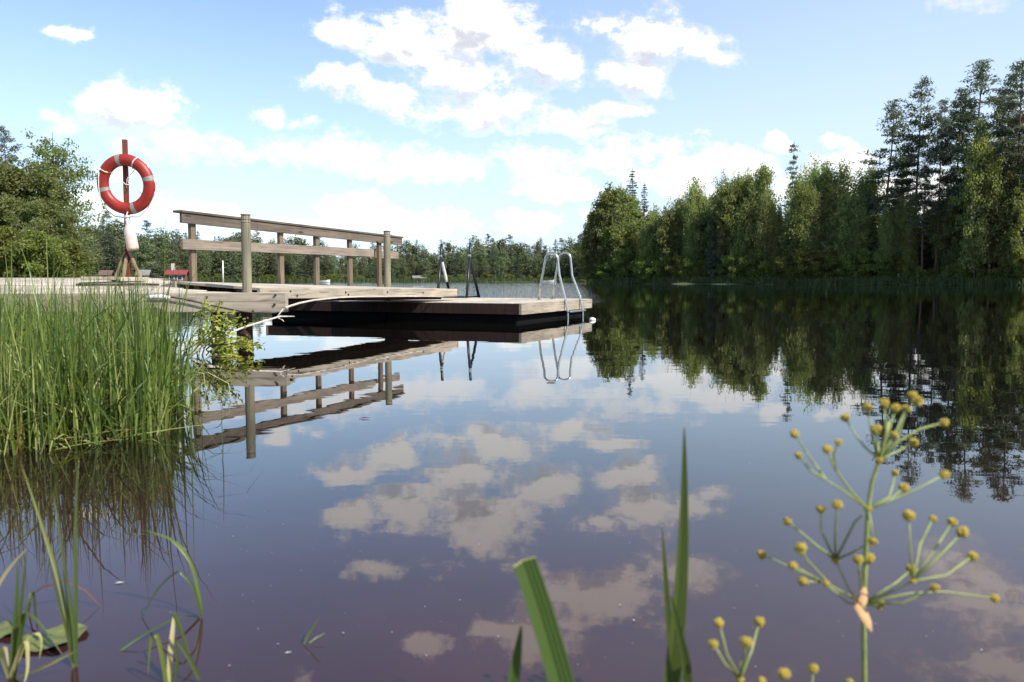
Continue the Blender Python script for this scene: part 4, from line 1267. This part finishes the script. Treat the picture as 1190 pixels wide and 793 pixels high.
sedge('sedge_tuft', 'sedge with long leaves arching over to one side, alone in open water', 'sedge',
      [([(234, 717), (231, 690), (222, 655), (205, 633), (185, 622), (135, 621)], 0.009, 'blade', 0.03), ([(234, 717), (226, 685), (214, 669), (204, 666), (180, 690), (153, 742)], 0.007, 'sedge', 0.0), ([(232, 717), (210, 716), (185, 727), (160, 742), (120, 770), (95, 790)], 0.009, 'sedge', -0.2),
       ([(216, 640), (200, 628), (180, 620), (165, 616)], 0.006, 'blade', 0.03)], 1.95, (234, 718))
sedge('sedge_tuft', 'broken sedge folded over at the tips, at the bottom edge of the picture', 'sedge',
      [([(196, 800), (198, 760), (201, 730), (202, 712)], 0.012, 'blade_pale', 0.05), ([(202, 713), (212, 738), (219, 760)], (0.010, 0.006), 'sedge', 0.0), ([(194, 798), (188, 760), (182, 740), (175, 745), (172, 785)], 0.010, 'blade', 0.0),
       ([(232, 790), (218, 762), (205, 745)], 0.010, 'sedge', 0.0), ([(201, 800), (206, 770), (204, 740)], 0.008, 'sedge', 0.0)], 1.62, (200, 795))
sedge('sedge_tuft', 'tiny dark sprig of two thin leaves poking out of open water', 'sedge',
      [([(353, 749), (360, 735), (372, 716)], 0.006, 'sedge', 0.02), ([(360, 748), (368, 742), (378, 736)], 0.005, 'sedge', 0.02), ([(353, 750), (340, 757), (328, 764)], 0.004, 'blade_brown', 0.0)], 1.78, (354, 750))
for px, py, hpx, lab in ((258, 520, 18, 'single thin reed stem standing just outside the reed bed'),):
    sedge('reed_stem', lab, 'reed', [([(px, py + 20), (px + 1, py), (px - 2, py - 60)], 0.005, 'sedge', 0)], 3.3, (px, py + 15))

# lily pads
for i, (px, py, rx, lab) in enumerate(((62, 744, 0.047, 'yellowish green lily pad floating below the upright sedge tuft'), (3, 736, 0.03, 'lily pad half cut by the edge of the picture'))):
    c = on_water(px, py); t = MB(); n = 40
    vs = [Vector((0, 0, 0.006))]
    for k in range(n + 1):
        a = R(20) + (2 * math.pi - R(28)) * k / n
        rr_ = rx * (1 + 0.05 * math.sin(3 * a + i) + random.uniform(-0.02, 0.02)); vs.append(Vector((rr_ * math.cos(a), rr_ * 1.25 * math.sin(a), 0.005 + 0.003 * math.sin(5 * a))))
    t._add(vs, [(0, k + 1, k + 2) for k in range(n)])
    o = t.build('lily_pad', M['lily'], None, True); o.location = (c.x, c.y, 0.002); o.rotation_euler = (0, 0, R(150 + 80 * i))
    tag(o, lab, 'lily pad')
q = MB(); c = on_water(66, 708)
q.blade([c + Vector((x_, 0.02 * math.sin(x_ * 30), z_)) for x_, z_ in ((-0.045, 0.0), (-0.04, 0.035), (-0.02, 0.05), (0.02, 0.052), (0.05, 0.03), (0.08, 0.0))], [0.006, 0.008, 0.008, 0.006, 0.005, 0.002], (0, 1, 0.4), 0.3)
tag(q.build('dead_leaf', M['brown_leaf'], None, True), 'curled dark red-brown dead leaf behind the upright sedge tuft', 'leaf')
for px, py, L, lab, mk in ((139, 678, 0.018, 'small pale leaf floating on the water below the reed reflections', 'speck'), (424, 487, 0.05, 'tiny reddish leaf floating on the water past the railing reflection', 'brown_leaf'), (335, 759, 0.011, 'small whitish husk floating beside the tiny dark sprig', 'speck')):
    c = on_water(px, py); q = MB()
    q._add([c + Vector(v_) * L for v_ in ((-0.6, 0, 0.05), (-0.1, 0.25, 0.14), (0.6, 0.1, 0.1), (-0.1, -0.25, 0.1), (0, 0, 0.02))], [(0, 3, 2, 1)])
    tag(q.build('floating_leaf', M[mk]), lab, 'leaf')
sv = []
for _ in range(150):
    y = 1.15 + abs(random.gauss(0, 1.5)); x = random.uniform(-0.62, 0.62) * y
    if random.random() < 0.6:
        cx_, cy_ = random.choice(((-0.35, 1.65), (-0.2, 1.5), (0.1, 1.5), (0.25, 2.0), (0.05, 2.6), (-0.6, 1.9), (0.7, 1.6)))
        x = cx_ + random.gauss(0, 0.2); y = cy_ + random.gauss(0, 0.16)
    if y < 1.0: continue
    s = abs(random.gauss(0.0004, 0.0007)) + 0.0003
    for k in range(6):
        a = k * math.pi / 3; sv.append((x + s * math.cos(a), y + s * math.sin(a), 0.003 + 0.0004 * (k % 2)))
tag(link('floating_specks', np_mesh('floating_specks', np.array(sv), 6, M['speck'])), 'pale specks of pollen and fluff floating on the water', 'specks', kind='stuff')

# ------------------------------------------------------------------ water plantain with yellow seed heads
BUD = {}


def plantain(label, D, K, stem, twigs, buds, bract=None, base=None):
    """K maps sketch coordinates to photo pixels"""
    rr = random.Random(len(buds))
    pt = lambda c, dd=0.0: at(*K(c), D + dd)
    b0 = base if base is not None else pt(stem[0])
    o0 = Vector((b0.x, b0.y, 0.0))
    t = thing('water_plantain', label, 'plant', o0)
    q = MB(); pts = [Vector((0, 0, -0.02)), (pt(stem[0]) - o0) * 0.5] + [pt(c) - o0 for c in stem]
    q.tube(pts, [0.0038, 0.0036] + [0.0034 - 0.0018 * i / len(stem) for i in range(len(stem))], 8); q.build('stem', M['stem_green'], t, True)
    dep = {}
    for path in twigs:
        d1 = rr.uniform(-0.05, 0.05); d0 = dep.get(path[0], 0.0); n = len(path); q = MB(); pp = []
        for i, c in enumerate(path):
            dd = d0 + (d1 - d0) * i / (n - 1); dep.setdefault(c, dd); pp.append(pt(c, dep[c]) - o0)
        q.tube(pp, [0.0016 - 0.0006 * i / (n - 1) for i in range(n)], 6); q.build('branch', M['stem_green'], t, True)
    for i, (cx_, cy_, r) in enumerate(buds):
        d_ = dep.get((cx_, cy_), rr.uniform(-0.04, 0.04))
        p_ = pt((cx_, cy_), d_) - o0
        k = i % 4
        if k not in BUD:
            q = MB(); q.ball((0, 0, 0), (0.72, 0.72, 0.6), 10, 7)
            nach = 30 + 3 * k
            for a_ in range(nach):
                z_ = 1 - 2 * (a_ + 0.5) / nach; r_ = math.sqrt(1 - z_ * z_); t_ = a_ * 2.39996 + k
                f_ = rr.uniform(0.66, 0.84)
                q.ball((r_ * math.cos(t_) * f_, r_ * math.sin(t_) * f_, z_ * f_ * 0.85), rr.uniform(0.2, 0.32), 6, 4)
            q.tube([(0, 0, -1.15), (0, 0, -0.75), (0, 0, -0.6)], [0.25, 0.55, 0.2], 8)
            BUD[k] = q.mesh('bud', M['bud'], True)
        o = link('bud', BUD[k], t); s = r * 0.00092 * D
        o.location = p_; o.scale = (s, s, s * 0.92); o.rotation_euler = (rr.uniform(-0.5, 0.5), rr.uniform(-0.7, 0.7), rr.uniform(0, 6))
    for (a, b_, w_) in (bract or []):
        q = MB(); A = pt(a, -0.01) - o0; B = pt(b_, -0.03) - o0
        q.blade([A, A.lerp(B, 0.3), A.lerp(B, 0.7) + Vector((0, -0.004, 0)), B], [w_ * 0.5, w_, w_ * 0.8, 0.0005], (1, 0.3, 0.3), 0.4); q.build('bract', M['bract'], t, True)
    for c in stem[2:5]:
        pass
    return t


K1 = lambda c: (880 + c[0] / 2.643, 440 + c[1] / 2.643)
W1, W2, W3 = (327, 690), (340, 400), (375, 250)
J = (205, 628); J2 = (240, 557); J3 = (478, 622)
tw = [(W1, (280, 690), J, (15, 540)), (J, (110, 575)), (J, (140, 622)), (W1, (230, 640), (150, 555), (133, 520)), (W1, (285, 655), J2), (J2, (180, 512), (93, 438)), (J2, (197, 470), (195, 400)), (J2, (240, 470), (246, 388)),
      (J2, (290, 535), (325, 515)), (J2, (300, 440), (325, 418)), (W1, (315, 600), (310, 555)), (W1, (332, 600), (345, 552)), (W1, (400, 660), J3), (J3, (560, 545), (630, 472)), (J3, (545, 525), (600, 440)), (J3, (580, 605), (662, 545)),
      (W1, (450, 690), (547, 642)), (W1, (470, 660), (575, 655), (730, 675)), (W1, (430, 625), (475, 585)), (J3, (470, 530), (465, 420)), (J3, (500, 510), (540, 430)), (W1, (360, 700), (375, 692)), (W2, (350, 450), (355, 500)),
      (W2, (270, 350), (210, 310)), ((210, 310), (160, 240), (115, 170)), ((210, 310), (165, 285), (126, 235)), (W2, (290, 350), (240, 280), (215, 217)), ((240, 280), (235, 235), (250, 195)), (W2, (400, 380), (450, 335)), (W2, (410, 375), (490, 340), (575, 295)),
      (W2, (405, 365), (415, 330), (424, 290)), (W3, (330, 210), (300, 170), (270, 120)), (W3, (350, 160), (338, 90)), (W3, (370, 190), (365, 155)), (W3, (395, 160), (390, 75)), (W3, (405, 160), (425, 90)), (W3, (420, 180), (440, 130), (458, 93)),
      (W3, (430, 190), (450, 120), (475, 55)), (W3, (430, 225), (480, 195)), (W3, (440, 190), (500, 155), (575, 135)), (W3, (410, 190), (420, 170))]
bd = [(15, 540, 7), (110, 575, 6), (140, 622, 7), (133, 520, 8.5), (93, 438, 6.5), (195, 400, 7), (246, 388, 7), (310, 555, 7), (345, 552, 8), (630, 472, 8.5), (600, 440, 7), (662, 545, 7), (547, 642, 6.5), (730, 675, 6.5), (475, 585, 8), (465, 420, 8),
      (540, 430, 6), (375, 692, 8), (355, 500, 6.5), (115, 170, 6.5), (126, 235, 5.5), (215, 217, 6.5), (250, 195, 5), (450, 335, 7.5), (575, 295, 7), (424, 290, 5.5), (270, 120, 6.5), (338, 90, 7), (365, 155, 8.5), (390, 75, 7), (425, 90, 7), (458, 93, 7),
      (475, 50, 7), (492, 68, 8), (480, 195, 7.5), (575, 135, 6.5), (420, 172, 5.5), J3 + (4.5,), W2 + (5.5,), W3 + (5.5,), (240, 557, 6), (212, 628, 4.5)]
plantain('tall branching water plantain with whorls of round yellow seed heads and an orange dried bract', 0.95, K1, [(330, 1300), (330, 1000), W1, (333, 540), W2, (352, 320), W3, (392, 180), (405, 130)], tw, bd, [((303, 665), (352, 778), 0.013), ((330, 640), (322, 700), 0.008)])
K2 = lambda c: (800 + c[0] / 2.246, 440 + c[1] / 2.246)
Q0 = (135, 785)
plantain('small low water plantain, only a few yellow seed heads showing at the bottom edge', 0.88, K2, [(145, 1300), (140, 1000), (138, 860), Q0, (140, 740)],
         [(Q0, (100, 720), (80, 637)), (Q0, (95, 745), (65, 692)), (Q0, (145, 730), (152, 687)), (Q0, (165, 710), (185, 634)), ((138, 860), (220, 810), (250, 770)), ((138, 860), (320, 830), (326, 757)), ((138, 860), (400, 830), (420, 792)), ((138, 860), (170, 815), (192, 790))],
         [(80, 637, 7.5), (65, 692, 7), (152, 687, 8.5), (185, 634, 8), (250, 770, 8.5), (326, 757, 7.5), (420, 792, 6), (192, 790, 6), (135, 785, 6)])

# ------------------------------------------------------------------ sky, clouds, sun
wd = bpy.data.worlds.new('World'); SC.world = wd; wd.use_nodes = True
nt = wd.node_tree
wd.cycles.sampling_method = 'MANUAL'; wd.cycles.sample_map_resolution = 512
for n in list(nt.nodes): nt.nodes.remove(n)
out = nt.nodes.new('ShaderNodeOutputWorld')
SUN_EL, SUN_AZ = 43.0, 128.0                              # azimuth clockwise from +Y
sky = N(nt, 'ShaderNodeTexSky'); sky.sky_type = 'NISHITA'; sky.sun_disc = False
sky.sun_elevation = R(SUN_EL); sky.sun_rotation = R(SUN_AZ); sky.air_density = 0.85; sky.dust_density = 0.05; sky.ozone_density = 2.2; sky.altitude = 300
bg_sky = N(nt, 'ShaderNodeBackground'); bg_sky.inputs[1].default_value = 0.15; nt.links.new(sky.outputs[0], bg_sky.inputs[0])
tc = N(nt, 'ShaderNodeTexCoord'); sp = N(nt, 'ShaderNodeSeparateXYZ'); nt.links.new(tc.outputs['Generated'], sp.inputs[0])
az = mth(nt, 'ARCTAN2', sp.outputs[0], sp.outputs[1]); el = mth(nt, 'ARCSINE', sp.outputs[2])
cb = N(nt, 'ShaderNodeCombineXYZ'); nt.links.new(az, cb.inputs[0]); nt.links.new(el, cb.inputs[1])
CLOUDS = [(545, 35, 95, 58), (470, 52, 62, 34), (620, 72, 75, 38), (545, 88, 110, 26), (690, 30, 40, 18), (395, 88, 42, 22), (455, 112, 75, 22), (560, 126, 100, 26), (660, 142, 58, 18), (715, 128, 40, 11),
          (760, 48, 70, 34), (735, 84, 48, 26), (820, 58, 36, 22), (150, 128, 62, 34), (205, 168, 72, 24), (115, 122, 40, 22), (65, 138, 24, 16), (318, 132, 30, 12), (358, 140, 22, 12), (265, 162, 14, 8),
          (400, 178, 75, 26), (455, 195, 60, 20), (525, 192, 55, 18), (625, 190, 50, 26), (645, 218, 60, 24), (405, 238, 62, 22), (500, 262, 90, 20), (615, 258, 60, 22), (340, 264, 60, 18), (750, 176, 62, 24), (785, 208, 70, 24), (855, 186, 40, 24), (910, 168, 22, 9), (970, 162, 26, 11), (985, 186, 40, 18),
          (700, 255, 60, 20), (870, 225, 70, 24), (1000, 232, 60, 28), (225, 246, 60, 20), (105, 236, 50, 24), (135, 205, 26, 10), (82, 38, 30, 9), (395, 38, 36, 22), (1060, 240, 60, 40)]


def mirrored(px, py):
    a, e = az_el(px, py); return a, -e


ELL = [(*az_el(x, y), rx / F * (0.86 if y > 215 else 1.0), ry / F * (0.8 if y > 215 else 1.0)) for x, y, rx, ry in CLOUDS]
for x, y, rx, ry in ((690, 690, 130, 42), (620, 735, 80, 40), (790, 668, 60, 26), (1155, 690, 75, 48), (1160, 775, 80, 30), (435, 664, 38, 16), (493, 744, 30, 14), (300, 830, 90, 40), (900, 850, 130, 50)):
    ELL.append((*mirrored(x, y), rx / F, ry / F))
for k in range(12):                                        # the rest of the sky, out of the photograph
    a = R(random.uniform(55, 300)); ELL.append((a if a < math.pi else a - 2 * math.pi, R(random.uniform(6, 40)), random.uniform(0.1, 0.25), random.uniform(0.04, 0.09)))

grp = bpy.data.node_groups.new('cloud_density', 'ShaderNodeTree')
grp.interface.new_socket('Vector', in_out='INPUT', socket_type='NodeSocketVector')
grp.interface.new_socket('Density', in_out='OUTPUT', socket_type='NodeSocketFloat')
gi = grp.nodes.new('NodeGroupInput'); go = grp.nodes.new('NodeGroupOutput')
wn = noise(grp, gi.outputs[0], 16.0, 4, 0.6)
wsub = N(grp, 'ShaderNodeVectorMath', operation='SUBTRACT'); grp.links.new(wn.outputs['Color'], wsub.inputs[0]); wsub.inputs[1].default_value = (0.5, 0.5, 0.5)
wmul = N(grp, 'ShaderNodeVectorMath', operation='MULTIPLY'); grp.links.new(wsub.outputs[0], wmul.inputs[0]); wmul.inputs[1].default_value = (0.075, 0.045, 0.0)
wadd = N(grp, 'ShaderNodeVectorMath', operation='ADD'); grp.links.new(gi.outputs[0], wadd.inputs[0]); grp.links.new(wmul.outputs[0], wadd.inputs[1])
wsp = N(grp, 'ShaderNodeSeparateXYZ'); grp.links.new(wadd.outputs[0], wsp.inputs[0])
acc = None
for a, e, rx, ry in ELL:                                   # z carries the running minimum, so the nodes run one after another
    cxy = N(grp, 'ShaderNodeCombineXYZ'); grp.links.new(wsp.outputs[0], cxy.inputs[0]); grp.links.new(wsp.outputs[1], cxy.inputs[1])
    if acc is not None: grp.links.new(acc, cxy.inputs[2])
    mp = N(grp, 'ShaderNodeVectorMath', operation='MULTIPLY_ADD'); grp.links.new(cxy.outputs[0], mp.inputs[0])
    mp.inputs[1].default_value = (1 / rx, 1 / ry, 0.0); mp.inputs[2].default_value = (-a / rx, -e / ry, 0.0)
    ln = N(grp, 'ShaderNodeVectorMath', operation='LENGTH'); grp.links.new(mp.outputs[0], ln.inputs[0])
    acc = ln.outputs['Value'] if acc is None else mth(grp, 'MINIMUM', acc, ln.outputs['Value'])
f1 = noise(grp, mapping(grp, gi.outputs[0], (1, 1.5, 1)), 15.0, 9, 0.66)
dn = mth(grp, 'SUBTRACT', 0.98, mth(grp, 'MINIMUM', acc, 1.6))
dn = mth(grp, 'ADD', dn, mth(grp, 'MULTIPLY', mth(grp, 'SUBTRACT', f1.outputs[0], 0.5), 3.3))
grp.links.new(dn, go.inputs[0])


def dens(off):
    g_ = nt.nodes.new('ShaderNodeGroup'); g_.node_tree = grp
    if off is None: nt.links.new(cb.outputs[0], g_.inputs[0])
    else:
        v_ = N(nt, 'ShaderNodeVectorMath', operation='ADD'); nt.links.new(cb.outputs[0], v_.inputs[0]); v_.inputs[1].default_value = off
        nt.links.new(v_.outputs[0], g_.inputs[0])
    return g_.outputs[0]


d0 = dens(None); d1 = dens((0.010, 0.020, 0))
alpha = mth(nt, 'MULTIPLY', sstep(nt, d0, -0.2, 0.72), sstep(nt, el, 0.0, 0.2, 0.4, 1.0))
veil = mth(nt, 'ADD', sstep(nt, el, 0.0, 0.34, 0.72, 0.12), sstep(nt, az, -0.35, 0.5, 0.02, 0.42))
alpha = mth(nt, 'MAXIMUM', alpha, veil)
# higher up the undersides are seen more, near the horizon clouds thin out into pale air
relief = sstep(nt, mth(nt, 'SUBTRACT', d1, d0), -0.12, 0.42)
thick = sstep(nt, d1, 0.45, 1.25)
shade = mth(nt, 'ADD', mth(nt, 'MULTIPLY', relief, 0.62), mth(nt, 'MULTIPLY', thick, 0.38), clamp=True)
shade = mth(nt, 'MULTIPLY', mth(nt, 'MULTIPLY', shade, sstep(nt, d0, 0.05, 0.55)), sstep(nt, el, 0.04, 0.26, 0.55, 1.0))
ccol = mixc(nt, mixc(nt, (0.60, 0.73, 0.88), (1.0, 0.97, 0.93), sstep(nt, d0, -0.1, 0.4)), (0.56, 0.57, 0.61), shade)
bg_c = N(nt, 'ShaderNodeBackground'); bg_c.inputs[1].default_value = 0.9; nt.links.new(ccol, bg_c.inputs[0])
mxs = N(nt, 'ShaderNodeMixShader'); nt.links.new(mth(nt, 'MULTIPLY', alpha, 0.94), mxs.inputs[0])
nt.links.new(bg_sky.outputs[0], mxs.inputs[1]); nt.links.new(bg_c.outputs[0], mxs.inputs[2])
nt.links.new(mxs.outputs[0], out.inputs[0])

sl = bpy.data.lights.new('sun', 'SUN'); sl.energy = 4.8; sl.angle = R(0.5); sl.color = (1.0, 0.95, 0.87)
so = bpy.data.objects.new('sun', sl); COL.objects.link(so)
sd = Vector((math.sin(R(SUN_AZ)) * math.cos(R(SUN_EL)), math.cos(R(SUN_AZ)) * math.cos(R(SUN_EL)), math.sin(R(SUN_EL))))
so.rotation_euler = sd.to_track_quat('Z', 'Y').to_euler(); so.location = sd * 50

# ------------------------------------------------------------------ camera and picture
cd = bpy.data.cameras.new('camera'); cd.sensor_width = 36.0; cd.lens = 36.0 * F / 1190.0; cd.clip_start = 0.05; cd.clip_end = 6000
co = bpy.data.objects.new('camera', cd); COL.objects.link(co)
co.location = (0, 0, CZ); co.rotation_euler = (math.pi / 2 - PITCH, 0, 0)
cd.dof.use_dof = True; cd.dof.focus_distance = 11.0; cd.dof.aperture_fstop = 5.6
SC.camera = co
vs_ = SC.view_settings; vs_.view_transform = 'Standard'; vs_.look = 'None'; vs_.exposure = 0.58; vs_.gamma = 1.0; vs_.use_curve_mapping = False
SC.cycles.use_denoising = True
SC.cycles.max_bounces = 8; SC.cycles.transmission_bounces = 4; SC.cycles.transparent_max_bounces = 6
SC.cycles.use_adaptive_sampling = True; SC.cycles.adaptive_threshold = 0.01
